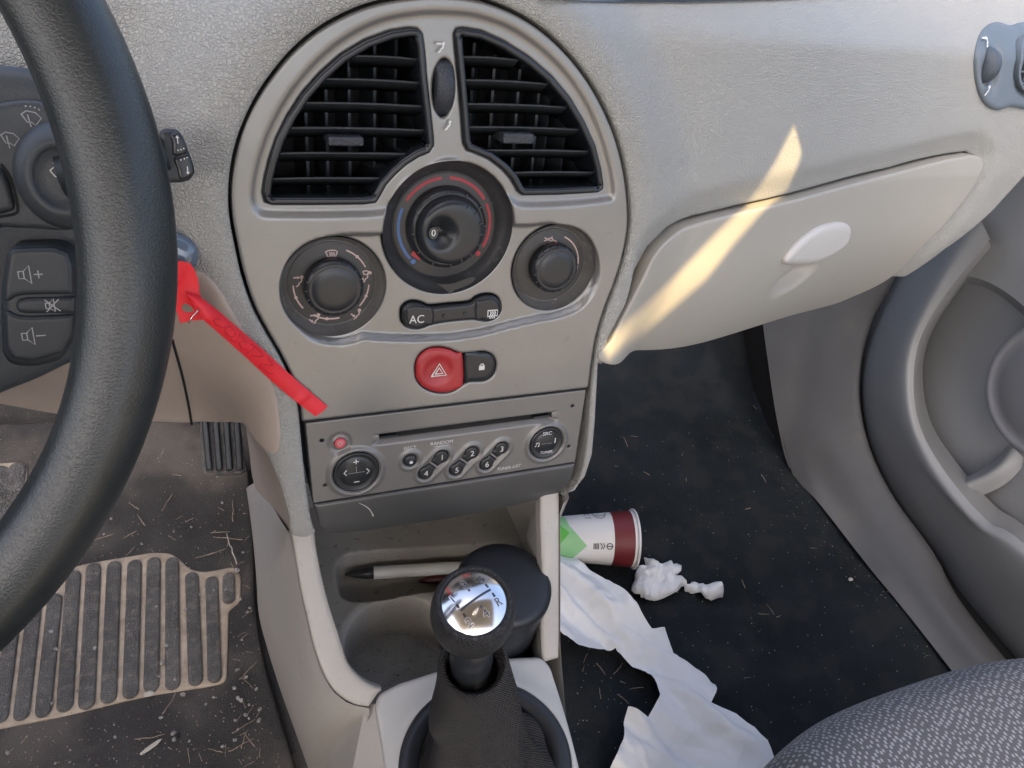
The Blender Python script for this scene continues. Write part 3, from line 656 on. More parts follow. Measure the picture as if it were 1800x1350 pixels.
# hazard and lock
hz = FS.ab([(730,652),(732,634),(742,620),(757,612),(775,611),(790,614),(804,620),(814,623),(815,675),(798,687),(780,691),(760,689),(742,680),(732,667)])
lk = FS.ab([(817,622),(845,619),(860,621),(870,630),(872,643),(868,657),(857,667),(845,670),(825,671),(817,673)])
cz = FS.ab((770, 651))[0]
hb = patch('hazard_button', cr(off(hz, -.0004), step=.001), FS, D['redb'], panel, h=.0012, step=.0013, edge=(.0035, .0020), wall=.010,
           relief=lambda a, b: -.0016 * sst(1.9 * (1 - np.hypot(a - cz[0], b - cz[1]) / .0115)))
cz2 = cz
icon('hazard', FS, (772, 652), .0050, D['white'], hb, .0004, .0009)
lb = patch('lock_button', cr(off(lk, -.0003), step=.001), FS, D['black'], panel, h=.0006, step=.0013, edge=(.003, .0018), wall=.010)
icon('lock', FS, (847, 645), .0030, D['white'], lb, .0010, .0006)
patch('panel_backing', densify(off(face_poly, .004), .01), FS, D['gap'], panel, h=-.058, step=.03)

# ================================================================== RADIO
radio = thing('car_radio', 'grey car radio with a disc slot, numbered preset buttons and two round black knobs', 'car radio', FO)
rp_ = FS.ab([(537,746),(1030,688),(1011,812),(551,885)]); xl, xr = rp_[0][0], rp_[1][0]; yt = yb - .0016; ybm = .5 * (rp_[2][1] + rp_[3][1])
rpoly = rounded([(xl, yt), (rp_[3][0] , ybm), (rp_[2][0], ybm), (xr, yt)], .001)[::-1][::-1]
kl, krr = FS.ab((626, 829))[0], FS.ab((960, 778))[0]; ej = FS.ab((721, 809))[0]; pw = FS.ab((598, 779))[0]
pre = {k: FS.ab(v_)[0] for k, v_ in {'1': (776,803), '4': (748,831), '2': (829,796), '5': (802,825), '3': (881,788), '6': (855,815)}.items()}
slot = FS.ab([(667,765),(971,722),(971,733),(668,776)]); slot = np.array([[slot[0][0], slot[0][1]], [slot[1][0], slot[0][1]], [slot[1][0], slot[3][1]], [slot[0][0], slot[3][1]]])
def rad_rel(a, b):
    r = np.zeros_like(a)
    for cc, R in ((kl, .0172), (krr, .0150)): r += .0018 * np.exp(-((np.hypot(a - cc[0], b - cc[1]) - R) / .0016) ** 2)
    for cc, R in ((ej, .0068), (pw, .0058)): r += (.0012 if cc is ej else -.0012) * np.exp(-((np.hypot(a - cc[0], b - cc[1]) - R) / .0014) ** 2)
    for u, l in (('1', '4'), ('2', '5'), ('3', '6')):
        p, q = pre[u], pre[l]; d = q - p; t = np.clip(((a - p[0]) * d[0] + (b - p[1]) * d[1]) / (d @ d), 0, 1); dd = np.hypot(a - p[0] - t * d[0], b - p[1] - t * d[1])
        r += .0013 * np.exp(-((dd - .0070) / .0014) ** 2)
    sb, st_ = slot[2][1], slot[0][1]; inx = sst((a - slot[0][0] + .006) / .006) * sst((slot[1][0] + .006 - a) / .006)
    r += -.0028 * inx * sst((b - sb + .0032) / .0032) * (b < sb + .0001) - .0010 * inx * sst((st_ + .0012 - b) / .0012) * (b > st_)
    return r
small = [circ(FS.ab(p_)[0], .0013, 14) for p_ in ((566,775), (571.6,853.5), (1006.5,714), (1000,785))]
rh = [circ(kl, .0152, 60), circ(krr, .0130, 60), circ(ej, .0047, 32), circ(pw, .0038, 28), slot] + small
def keyhole(key, up):
    p = pre[key]; other = pre[{'1': '4', '4': '1', '2': '5', '5': '2', '3': '6', '6': '3'}[key]]; d = (other - p); L = np.linalg.norm(d); d = d / L; n = V(-d[1], d[0])
    th = np.radians(np.linspace(50, 310, 22)); q = [p + .0052 * (math.cos(a) * d + math.sin(a) * n) for a in th]
    q += [p + d * (L / 2 - .0009) - n * .0034, p + d * (L / 2 - .0009) + n * .0034]; return np.array(q)
kh = {k: keyhole(k, 0) for k in pre}
rh += [kh[k] for k in kh]
rf = patch('front_plate', rpoly, FS, D['radio'], radio, holes=rh, step=.0011, bstep=.0011, relief=rad_rel, wall=.012, edge=(.0008, .0006))
patch('radio_body', densify(rpoly, .01), FS, D['deep'], radio, h=-.011, step=.03, wall=.09)
for cc, R in ((kl, .0150), (krr, .0128)):
    kb = slathe('rocker_knob', FS, cc[0], cc[1], [(R, -.008), (R, .0006), (R - .0006, .0013), (R - .0016, .0012), (R - .0034, -.0003), (R - .0042, .0002), (R * .45, .0010), (.0005, .0011)], D['black'], radio, n=80)
    if cc is kl:
        for k, p_ in (('plus', (626, 812)), ('minus', (627, 847)), ('leftc', (607, 832)), ('rightc', (647, 828))): icon(k, FS, p_, .0021, D['white'], kb, .0011, .0006)
        strokes('printed_line', FS, [[(cc[0] - .0055, cc[1]), (cc[0] + .0055, cc[1])], [(cc[0], cc[1]), (cc[0], cc[1] + .0048)]], .0003, D['grayp'], kb, .0013)
        tag(kb, 'left knob with plus, minus and arrow marks')
    else:
        text('SRC', FS, FS.ab((962, 762), .001)[0], .0042, .0012, D['white'], kb); text('TUNER', FS, FS.ab((960, 795), .001)[0], .0032, .0010, D['white'], kb, shear=.2)
        icon('note', FS, (945, 782), .0021, D['white'], kb, .0011, .0004); icon('info', FS, (976, 774), .0020, D['white'], kb, .0011, .0008)
        strokes('printed_line', FS, [[(cc[0] - .0040, cc[1]), (cc[0] - .0005, cc[1])], [(cc[0] + .0005, cc[1]), (cc[0] + .0042, cc[1])]], .0003, D['grayp'], kb, .0013)
        tag(kb, 'right knob marked SRC and TUNER')
for k in kh:
    p = pre[k]
    b_ = patch('preset_button', off(kh[k], -.0003), FS, D['black'], radio, h=.0008, step=.0008, bstep=.0006, edge=(.0016, .0012), wall=.008)
    tag(b_, 'preset button marked ' + k)
    text(k, FS, p + V(.0002, -.0003), .0062, .0010, D['white'], b_)
eb = slathe('eject_button', FS, ej[0], ej[1], [(.0045, -.008), (.0045, .0004), (.0040, .0012), (.003, .0016), (.0005, .0018)], D['black'], radio, n=40)
strokes('printed_dot', FS, [], .001, D['white'], eb, .0020, dots=[(ej[0] + .0002, ej[1] - .0006, .0012)])
pb = slathe('power_button', FS, pw[0], pw[1], [(.0036, -.008), (.0036, .0004), (.0032, .0012), (.002, .0014), (.0005, .0014)], D['pinkb'], radio, n=40)
icon('power', FS, (598, 780), .0020, D['pink'], pb, .0017, .0005)
sc0 = FS.ab([(768,499),(778,505),(792,517),(799,509),(812,505),(828,498),(837,488),(829,487),(815,491),(800,497),(786,499)])
patch('scuff', sc0, FS, D['black'], panel, h=.0004, step=.002)
text('EJECT', FS, FS.ab((720, 786))[0], .0034, .0010, D['white'], radio); text('RANDOM', FS, FS.ab((776, 777))[0], .0037, .0010, D['white'], radio)
q = FS.ab((776, 782))[0]; strokes('printed_line', FS, [[(q[0] - .0052, q[1]), (q[0] + .0052, q[1])]], .0003, D['white'], radio, .0012)
text('TUNER', FS, FS.ab((885, 822))[0], .0034, .0010, D['white'], radio); text('LIST', FS, FS.ab((906, 818))[0], .0034, .0010, D['white'], radio, shear=.5)
for s_ in (0, 1):
    x0 = slot[0][0] + .001 if s_ == 0 else slot[1][0] - .013
    patch('slot_tab', np.array([(x0, slot[2][1] + .0004), (x0 + .012, slot[2][1] + .0004), (x0 + .012, slot[2][1] + .0018), (x0, slot[2][1] + .0018)]), FS, D['slat'], radio, h=-.0025, step=.002, wall=.003)
# rounded chin under the radio
g_chin = lambda a, b: 1.2 * np.clip(ybm - .004 - b, 0, 1) ** 1.6 + 5.5 * np.clip(ybm - .014 - b, 0, 1) ** 2
CS_ = Surf(FO, AX, AU, AM, g_chin)
chp = CS_.ab([(552,889),(1011,816),(1003,846),(984,867),(940,881),(880,894),(800,910),(700,925),(620,936),(578,938),(562,928)])
chp[0][1] = chp[1][1] = ybm - .0012
patch('lower_trim', rounded(chp, [.0005, .001, .005, .01, .01, .01, .01, .01, .01, .01, .005]), CS_, D['chin'], radio, h=.0006, step=.0025, wall=.022, edge=(.0022, .0018))
patch('trim_backing', densify(off(chp, -.001), .01), CS_, D['gap'], radio, h=-.021, step=.03)

# ================================================================== SIDE VENT
PAXV = lambda pts, h=0: DS.ab(pts, h)
sv = thing('side_air_vent', 'small blue-grey round air vent at the passenger end of the dashboard', 'air vent', DS.px(1790, 116))
svp = [(1751,38.5),(1733,46),(1720,63),(1713,91),(1711,116),(1715,150),(1724,175),(1739,190),(1754,193),(1769,188),(1784,189),(1805,193),(1840,194),(1880,186),(1905,160),(1915,116),(1905,70),(1880,44),(1840,36),(1805,38),(1790,40),(1775,44)]
gc = DS.ab((1815, 116))[0]; gr = .5 * (DS.ab((1815, 66))[0][1] - DS.ab((1815, 166))[0][1])
swc = DS.ab((1736, 117))[0]
gl = ell(gc[0], gc[1], gr * 1.05, gr, 0, 60)
svs = Surf(FO, AX, AU, AM, g_dash)
housing = patch('housing', cr(PAXV(svp), step=.002), DS, D['vent'], sv, holes=[gl, ell(swc[0], swc[1], .0093, .0162, 0, 32)], h=.004, step=.002, bstep=.002, edge=(.005, .003), wall=.012,
    relief=lambda a, b: -.004 * np.exp(-((a - swc[0] - .009) / .004) ** 2) * np.exp(-((b - swc[1]) / .021) ** 4) - .002 * np.exp(-((np.hypot(a - gc[0], b - gc[1]) - gr - .002) / .003) ** 2))
n_ = V(*(-AM)); 
sc_ = DS.pt(swc, -.0055)[0]
v, f = lathe_geo(sc_ , AX, [(.001, -.0088), (.011, -.0083), (.0155, -.0055), (.0170, 0), (.0155, .0055), (.011, .0083), (.001, .0088)], n=48)
mk('thumb_wheel', v, f, mat('vent_wheel_rubber', (.07, .085, .105), .42, voro=(1100, .0003)), sv)
patch('grille_ring', gl, DS, D['vent'], sv, holes=[ell(gc[0], gc[1], gr * .93, gr * .885, 0, 60)], h=.0065, step=.0015, bstep=.002, edge=(.0012, .001), wall=.008)
patch('backing', gl, DS, D['deep'], sv, h=.0008, step=.01)
for k in (-.62, -.21, .21, .62):
    hw = gr * math.sqrt(1 - k * k) * .95; y = gc[1] + k * gr
    q = DS.pt([(gc[0] - hw, y), (gc[0] + hw, y)], .0045); c_ = q.mean(0); mk('slat', *box_geo(c_, (q[1] - q[0]) / 2, AU * .0007, AM * .0012), D['vent'], sv, smooth=False)
for k in (-.75, -.4, 0, .4, .75):
    hh = gr * math.sqrt(1 - k * k) * .9; q = DS.pt((gc[0] + k * gr, gc[1]), .0022)[0]; mk('vane', *box_geo(q, AU * hh, AX * .0004, AM * .0008), D['vent'], sv, smooth=False)
icon('face', DS, (1735, 74), .0042, D['white'], sv, .0062, .0012); icon('person', DS, (1736, 160), .0042, D['white'], sv, .0062, .0012)

# ================================================================== CENTRE CONSOLE
cons = thing('centre_console', 'pale grey console with open tray and cup holders between the footwells', 'console', V(.15, .3, 0))
rd = V(0, .085, .092); rd /= np.linalg.norm(rd)
RMS = Surf((.15, .325, .345), AX, rd, -np.cross(AX, rd))
ro = RMS.ab([(509,936),(515,965),(522,1005),(530,1050),(540,1092),(550,1135),(562,1172),(578,1205),(598,1226),(625,1242),(648,1246)])
ri = RMS.ab([(672,1211),(650,1203),(632,1190),(612,1166),(597,1120),(580,1068),(566,1012),(557,965),(553,930)])
rim_l = np.vstack([cr(ro, 40, False), cr(ri, 36, False)])
patch('rim', rim_l, RMS, D['cons'], cons, step=.003, wall=.006, edge=(.005, .003))
rro = RMS.ab([(985,850),(985,920),(985,1000),(985,1080),(985,1130),(984,1158)]); rri = RMS.ab([(960,1165),(953,1150),(951,1100),(955,1040),(952,980),(950,920),(950,860)])
patch('rim', np.vstack([rro, rri]), RMS, D['cons'], cons, step=.003, wall=.006, edge=(.005, .003))
# tray floor with a pen slot and two cup wells
TZ = .236
CUP1, CUP2 = V(.119, .286), V(.1985, .287)
TS0 = Surf((0, 0, TZ), (1, 0, 0), (0, 1, 0), (0, 0, -1))
pock = cr(TS0.ab([(594,992),(612,976),(660,970),(800,962),(900,955),(930,975),(900,1010),(800,1030),(700,1046),(640,1056),(604,1048),(594,1020)]), step=.003)
def g_tray(a, b):
    sh = np.shape(a); a, b = np.ravel(a), np.ravel(b); q = np.stack([a, b], 1)
    d1 = .0405 - np.hypot(a - CUP1[0], b - CUP1[1]); d2 = .0405 - np.hypot(a - CUP2[0], b - CUP2[1]); k = .012
    h_ = np.clip(.5 + .5 * (d1 - d2) / k, 0, 1); dd = d2 * (1 - h_) + d1 * h_ + k * h_ * (1 - h_)
    r = .046 * sst((dd + .003) / .006); p = sdist(q, pock); r = np.maximum(r, .022 * sst((p + .002) / .006))
    r = np.maximum(r, .018 * sst((.242 - b) / .02) * 0) - .0012 * np.exp(-((dd + .008) / .004) ** 2)
    return r.reshape(sh)
TS = Surf((0, 0, TZ), (1, 0, 0), (0, 1, 0), (0, 0, -1), g_tray)
nx_, ny_ = 170, 190; X, Y = np.meshgrid(np.linspace(.045, .256, nx_), np.linspace(.225, .435, ny_)); tv = TS.pt(np.stack([X.ravel(), Y.ravel()], 1))
tf = [q for q in grid_faces(ny_, nx_) if (lambda p: .050 + max(0, .300 - p[1]) * .55 < p[0] < .2400 - max(0, .264 - p[1]) * .95 + .0125 * float(sst((p[1] - .315) / .02)))(tv[q[0]])]
mk('tray', tv, tf, D['tray'], cons)
def disc(name, c, r, z, m, par): v_, f_ = lathe_geo(V(c[0], c[1], z), (0, 0, 1), [(r, 0), (r * .5, .0002), (.001, .0002)], n=48, cap=False); return mk(name, v_, f_, m, par)
disc('cup_floor', CUP1, .0400, TZ - .0455, D['trayf'], cons)
# inner walls
ri3 = RMS.pt(cr(ri, 30, False), .0); low = [p + V(.004 + .004 * min(1, max(0, (p[1] - .25) / .05)), .0, 0) for p in ri3]; low = [V(min(q[0], .062 + .35 * max(0, .30 - q[1])), q[1] + .35 * (q[2] - TZ) * 0, TZ - .0005) for q in low]
loft('inner_wall', [ri3 - V(0, 0, .0015), (ri3 + np.array(low)) / 2 - V(.003, 0, 0), np.array(low)], D['tray'], cons, 40, 14)
rr3 = RMS.pt(cr(rri, 30, False)); lw = [V(min(.2445, q[0] + .0005), q[1], TZ) for q in rr3]
loft('inner_wall', [rr3 - V(0, 0, .0015), np.array(lw)], D['tray'], cons, 40, 10)
xw = np.linspace(.045, .256, 8)
loft('back_wall', [[V(x, .432, TZ - .001) for x in xw], [V(x, .425, .30) for x in xw], [V(x, .40, .36) for x in xw], [V(x, .345, .372) for x in xw]], D['tray'], cons, 20, 20)
for x_ in (.0485, .2505):
    loft('inner_wall', [[V(x_, .432, TZ - .002), V(x_, .33, TZ - .002)], [V(x_, .40, .37), V(x_, .325, .343)]], D['tray'], cons, 6, 6)
# outer left flank
fl_t = list(RMS.pt(ro, .0)); fl_t[-1] = fl_t[-1] + V(.001, 0, 0)
fl_t = fl_t + [P(634, 1300, z=.228), P(618, 1360, z=.218), P(600, 1440, z=.21), P(560, 1600, z=.21)]
fb = [P(441, 868, z=.004), P(447, 950, z=.003), P(451, 1020, z=.003), P(455, 1080, z=.003), P(470, 1140, z=.003), P(492, 1210, z=.003), P(515, 1275, z=.003), P(545, 1360, z=.003), P(575, 1450, z=.003), P(640, 1650, z=.003)]
fl_t = [P(453, 846, y=.50)] + [P(500, 925, y=.345)] + fl_t
F1 = cr(np.array(fl_t), 60, False); F2 = cr(np.array(fb), 60, False)
mid = F1 * .55 + F2 * .45 + V(-.008, 0, 0)
loft('side_panel', [F1, F1 * .88 + F2 * .12 + V(-.004, 0, 0), mid, F2], D['cons'], cons, 90, 40)
# side face of the dash hump running down from the driver's trim to the console
a_ = [DS.px(436, 760, 0), DS.px(470, 800, 0), DS.px(492, 850), DS.px(506, 900), DS.px(513, 943)]
b_ = [P(432, 748, y=.46), P(438, 790, y=.50), P(446, 850, y=.50), P(470, 895, y=.44), P(511, 943, y=.345)]
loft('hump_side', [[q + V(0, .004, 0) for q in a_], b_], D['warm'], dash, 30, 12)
# right flank (seen from the passenger footwell)
R1 = [V(.2475, .50, .36), V(.2475, .33, .350)] + [q for q in RMS.pt(cr(rro[:5], 8, False))][1:] + [P(990, 1200, z=.242), P(999, 1290, z=.239), P(1015, 1352, z=.237), P(1038, 1450, z=.236), P(1062, 1600, z=.236)]
R2 = [V(min(q[0], .245) - .004, q[1], 0) for q in R1]
loft('side_panel', [cr(np.array(R1), 60, False), cr(np.array(R2), 60, False)], D['cons'], cons, 60, 12)
box('duct', (.07, .44, .0), (.245, .9, .36), D['gap'], cons)
rs_ = np.random.default_rng(4); mbd = MB()
for k in range(150):
    a = rs_.uniform(0, 6.28); rr0 = (.0385 - abs(rs_.normal(0, .0015))) if k < 110 else rs_.uniform(0, .036); r = rs_.uniform(.0002, .0008); q = V(CUP1[0] + rr0 * math.cos(a), CUP1[1] + rr0 * math.sin(a), TZ - .0448)
    mbd.add([q + V(r, 0, 0), q - V(r, 0, 0), q + V(0, r * .7, 0), q - V(0, r * .7, 0), q + V(0, 0, r * .7)], [(0, 2, 4), (2, 1, 4), (1, 3, 4), (3, 0, 4)])
tag(mbd.build('cup_dirt', mat('dark_crumb', (.07, .055, .045), .9), None, smooth=False), 'dark crumbs gathered round the bottom of the empty cup holder', 'crumbs', None, 'stuff')
# gear plate
PLS = Surf((.15, .22, .246), AX, V(0, math.cos(.10), math.sin(.10)), V(0, math.sin(.10), -math.cos(.10)))
pl = PLS.ab([(659,1243),(664,1222),(700,1204),(772,1181),(870,1160),(950,1157),(966,1175),(985,1235),(998,1288),(1014,1350),(1040,1450),(1060,1600),(700,1600),(686,1430),(676,1350),(668,1296)])
gc_ = PLS.ab((853, 1347))[0]
patch('gear_plate', rounded(pl, [.004, .006, .003, .01, .01, .004, .003, .01, .01, .01, .01, .001, .001, .01, .01, .01]), PLS, D['plt'], cons, h=.004, step=.003, edge=(.004, .0025), wall=.02, holes=[ell(gc_[0], gc_[1], .0575, .0535, 0, 90)],
      relief=lambda a, b: .003 * np.exp(-(np.clip(np.hypot(a - gc_[0], (b - gc_[1]) / .92) - .062, 0, 1) / .008) ** 2))
g1 = [PLS.px(660, 1240, .0), PLS.px(668, 1296), PLS.px(676, 1350), PLS.px(690, 1450)]; g2 = [PLS.px(642, 1236, -.006), PLS.px(631, 1296, -.014), PLS.px(620, 1352, -.018), PLS.px(600, 1460, -.02)]
loft('plate_side', [[q + V(.0015, 0, .0005) for q in g1], g2], D['cons'], cons, 20, 8)

# ================================================================== GEAR LEVER
gear = thing('gear_lever', 'black gear lever with a chrome shift pattern cap and fabric boot', 'gear lever', PLS.pt(gc_)[0])
def ring_pts(c, r, ax, n=72, ex=(1, .93)): return lathe_geo(c, ax, [(r, 0)], n=n, u=AX, ex=ex, cap=False)[0]
gz = PLS.pt(gc_)[0]
v, f = lathe_geo(gz, -PLS.N, [(.0605, .003), (.0600, .0075), (.0575, .0100), (.0530, .0098), (.0480, .0075), (.0465, .0060), (.0460, .002)], n=96, u=AX, ex=(1, .93), cap=False)
mk('ring', v, f, D['ash'], gear)
T0 = P(838, 1192, z=.343); K0 = P(831, 1076, t=.447); ax_ = K0 - T0; ax_ /= np.linalg.norm(ax_); ax_ = ax_ + V(.01, -.30, 0); ax_ /= np.linalg.norm(ax_)
T1 = T0 * .45 + (K0 - ax_ * .062) * .55
# boot
def boot():
    n = 120; th = np.linspace(0, 2 * np.pi, n, endpoint=False); v = []
    prof = [(0, .0195), (.01, .0215), (.04, .0222), (.14, .0240), (.28, .0268), (.42, .0275), (.56, .0280), (.70, .0310), (.82, .0345), (.92, .0400), (1.0, .0465)]
    ts = np.linspace(0, 1, 60); rr = np.interp(ts, [p[0] for p in prof], [p[1] for p in prof]); top = T1 + V(.001, -.001, .0015)
    for t, r in zip(ts, rr):
        c = top * (1 - t) + (gz + V(0, 0, .006)) * t
        fold = 1 + .10 * sst(t * 3) * sst((1 - t) * 3) * np.cos(3 * th + 1.9 + 1.6 * t) + .05 * sst(t * 2) * np.sin(7 * th + 5 * t) + .20 * np.exp(-((t - .36) / .14) ** 2) * np.exp(-((th - 3.35) / .38) ** 2)
        ey = 1 - .07 * t; v.append(np.stack([c[0] + r * fold * np.cos(th), c[1] + r * fold * np.sin(th) * ey, c[2] + .0 * th + .0035 * (1 - t) ** 6 * np.cos(th - .6)], 1))
    # turned-in top lip
    c = top + V(0, 0, -.006); v.insert(0, np.stack([c[0] + .0165 * np.cos(th), c[1] + .0165 * np.sin(th), c[2] + 0 * th], 1))
    return np.vstack(v), [q[::-1] for q in grid_faces(61, n, True)]
mk('boot', *boot(), D['boot'], gear)
v, f = lathe_geo(T1 - (K0 - T1) / np.linalg.norm(K0 - T1) * .010, K0 - T1, [(.0128, 0), (.0128, .012), (.0134, .016), (.0128, .022), (.0125, .055)], n=48); mk('shaft', v, f, D['black'], gear)
KR = .0237
kp = [(.0120, -.0245), (.0160, -.0215), (.0200, -.0165), (.0228, -.0095), (.0237, -.002), (.0235, .004), (.0227, .0100), (.0214, .0138), (.0203, .0150), (.0193, .0153), (.0187, .0147), (.0186, .0132)]
kn = mk('knob', *lathe_geo(K0, ax_, kp, n=96, cap=False), D['knob'], gear)
# chrome cap
ang = math.radians(20); ux = AX - AX @ ax_ * ax_; ux /= np.linalg.norm(ux); uy = np.cross(ax_, ux); ka = ux * math.cos(ang) + uy * math.sin(ang); kb_ = -ux * math.sin(ang) + uy * math.cos(ang)
CAPS = Surf(K0 + ax_ * .0136, ka, kb_, -ax_, lambda a, b: -.0068 * (1 - (a * a + b * b) / .0188 ** 2))
cap = patch('chrome_cap', ell(0, 0, .0186, .0186, 0, 96), CAPS, D['chrome'], kn, step=.0012)
for s_, x, y in (('1', -.0098, .0070), ('3', 0, .0095), ('5', .0098, .0070), ('2', -.0098, -.0085), ('4', 0, -.0100), ('R', .0098, -.0085)):
    text(s_, CAPS, (x, y), .0066, .00022, D['embw'], cap, grow=.00035); text(s_, CAPS, (x, y), .0066, .0003, D['engr'], cap)
strokes('shift_pattern', CAPS, [[(-.0098, .0032), (-.0098, -.0048)], [(0, .0058), (0, -.0060)], [(.0098, .0032), (.0098, -.0048)], [(-.0098, -.0006), (-.005, -.0006), (0, -.0006), (.005, -.0006), (.0098, -.0006)]], .0012, D['engr'], cap, .0003)

# ================================================================== THINGS IN THE TRAY
at = P(888, 1020, z=.300); at[0:2] = (at[0:2] * .5 + CUP2 * .5) if False else at[0:2]
ash = thing('ashtray', 'round matt black ashtray cup with a lid in the right cup holder', 'ashtray', V(at[0], at[1], TZ - .05))
body = lathe('body', V(at[0], at[1], .195), (0, 0, 1), [(.030, 0), (.0325, .004), (.0345, .05), (.0352, .088), (.0345, .090)], D['ash'], ash, n=72)
lathe('lid', V(at[0], at[1], .2865), (0, 0, 1), [(.0345, -.001), (.0362, .0), (.0368, .003), (.0365, .008), (.0345, .0115), (.0300, .0132), (.022, .0138), (.0005, .0140)], D['ash'], ash, n=72)
pen = thing('pen', 'white ballpoint pen with a dark tip lying in the tray slot', 'pen', P(720, 1002, z=TZ - .01))
p0, p1 = P(606, 1010, z=TZ - .012), P(830, 996, z=TZ - .008); dp = p1 - p0; Lp = np.linalg.norm(dp)
lathe('grip', p0, dp, [(.0008, 0), (.0012, .001), (.0032, .008), (.0046, .018), (.0050, .024)], D['pengr'], pen, n=24)
lathe('barrel', p0 + dp / Lp * .0235, dp, [(.0052, 0), (.0054, .001), (.0054, .062), (.0052, .063), (.0052, Lp - .023)], D['penw'], pen, n=24)
q0, q1 = P(736, 1022, z=TZ - .015), P(800, 1014, z=TZ - .013); dq = q1 - q0
pr2 = lathe('ballpoint', q0, dq, [(.0010, 0), (.0036, .010), (.0040, .03), (.0040, np.linalg.norm(dq))], D['penr'], None, n=20); tag(pr2, 'dark red pen half hidden under the white pen', 'pen')

# ================================================================== STEERING WHEEL
sw = thing('steering_wheel', 'black leather steering wheel rim curving across the left edge', 'steering wheel', V(-.203, .266, .624))
tl = .511; wn = V(0, math.cos(tl), -math.sin(tl)); we1 = V(1, 0, 0); we2 = np.cross(wn, we1) * -1; we2 = we2 if we2[2] > 0 else -we2
wc = V(-.203, .266, .624); n1, n2 = 200, 40; vv = []
for i in range(n1):
    th = 2 * math.pi * i / n1; rdir = we1 * math.cos(th) + we2 * math.sin(th); r0 = .0154 + .0006 * math.cos(6 * th)
    for j in range(n2):
        ph = 2 * math.pi * j / n2; rr = r0 * (1 + .04 * math.cos(2 * ph) - .035 * abs(math.sin(2.5 * ph)))
        vv.append(wc + rdir * (.183 + rr * math.cos(ph)) + wn * rr * math.sin(ph) * 1.05)
f = [(i * n2 + j, i * n2 + (j + 1) % n2, ((i + 1) % n1) * n2 + (j + 1) % n2, ((i + 1) % n1) * n2 + j) for i in range(n1) for j in range(n2)]
mk('rim', vv, f, D['leather'], sw)
lathe('hub', wc + wn * .045, -wn, [(.075, 0), (.078, .012), (.070, .030), (.045, .040), (.001, .043)], D['colb'], sw, n=48)
for a in (128, 232, 180, 302):
    a = math.radians(a); rdir = we1 * math.cos(a) + we2 * math.sin(a); mk('spoke', *tube_geo([wc + rdir * .05 + wn * .03, wc + rdir * .11 + wn * .022, wc + rdir * .175 + wn * .004], [.022, .016, .012], 14), D['colb'], sw)

# ================================================================== STEERING COLUMN, STALK AND REMOTE
t2 = math.radians(24); cU = V(0, math.sin(t2), math.cos(t2)); cM = V(0, math.cos(t2), -math.sin(t2))
CO = Surf(P(60, 530, t=.415), AX, cU, cM)
col = thing('steering_column', 'dark grey steering column shroud behind the wheel', 'steering column', CO.px(60, 650))
patch('shroud', cr(CO.ab([(-260,120),(-120,104),(0,111),(35,116),(60,124),(90,142),(140,190),(190,260),(225,360),(235,470),(225,570),(190,620),(140,648),(100,668),(50,692),(0,712),(-120,760),(-260,780)]), step=.004), CO, D['colu'], col, h=-.018, step=.004, edge=(.010, .006), wall=.09)
st = thing('wiper_stalk', 'black wiper stalk with wiper marks and an arrow rocker at its end', 'stalk', CO.px(110, 300))
SP = cr(CO.ab([(-60,200),(-30,186),(0,179),(30,175),(60,177),(85,187),(110,210),(150,262),(180,330),(170,390),(120,410),(60,408),(0,405),(-60,400)]), step=.002)
plate = patch('mark_plate', SP, CO, D['colu'], st, h=-.010, step=.003, edge=(.003, .002), wall=.02)
strokes('groove', CO, [cr(CO.ab([(-5,292),(8,310),(17,335),(23,360),(24,376),(14,382),(-10,386)]), 24, False)], .0012, D['gap'], plate, -.0095)
patch('switch', cr(CO.ab([(-40,296),(-8,296),(6,315),(14,340),(19,366),(10,376),(-40,378)]), step=.002), CO, D['colb'], plate, h=-.0075, step=.002, edge=(.003, .002), wall=.003)
icon('wash', CO, (55, 205), .0042, D['grayp'], plate, -.0097, .0005, -15); icon('wiper', CO, (17, 246), .0038, D['grayp'], plate, -.0097, .0005, -15)
text('1', CO, CO.ab((28, 281), -.0097)[0], .0065, -.0097, D['grayp'], plate, ang=-8); text('2', CO, CO.ab((40, 313), -.0097)[0], .0065, -.0097, D['grayp'], plate, ang=-70)
rc = CO.ab((108, 313), .005)[0]
rg = mk('ring', *lathe_geo(CO.pt(rc, -.010)[0], -cM, [(.0215, 0), (.0212, .006), (.0190, .0115), (.0150, .015), (.0120, .0158), (.0118, .0135), (.0060, .0142), (.001, .0145)], n=64, u=AX, ex=(.92, 1.1), cap=False), D['colu'], st)
icon('wash', CO, (103, 302), .0036, D['white'], rg, .0062, .0005, -10)
tip = CO.ab((312, 274), 0)[0]
mk('rod', *tube_geo([CO.pt(rc, 0)[0], CO.pt((rc[0] + .02, rc[1] + .004), .002)[0], CO.pt((tip[0] - .006, tip[1] + .001), -.002)[0]], [.010, .0085, .0085], 20), D['colb'], st)
tb = patch('tip', rounded(CO.ab([(281,229),(293,226),(312,228),(319,238),(330,262),(341,292),(342,304),(334,316),(318,321),(296,321),(284,300),(276,262)]), .0012), CO, D['colb'], st, h=.002, step=.0012, edge=(.003, .0022), wall=.016)
patch('rocker', cr(CO.ab([(299,238),(316,233),(329,266),(305,273),(303,252)], .003), step=.0008), CO, D['black'], tb, h=.0036, step=.001, edge=(.0018, .0012), wall=.003)
patch('rocker', cr(CO.ab([(307,278),(330,270),(340,296),(338,308),(318,316),(311,296)], .003), step=.0008), CO, D['black'], tb, h=.0036, step=.001, edge=(.0018, .0012), wall=.003)
icon('up', CO, (312, 245), .0019, D['white'], tb, .0037, .0004); icon('down', CO, (330, 300), .0019, D['white'], tb, .0037, .0004)
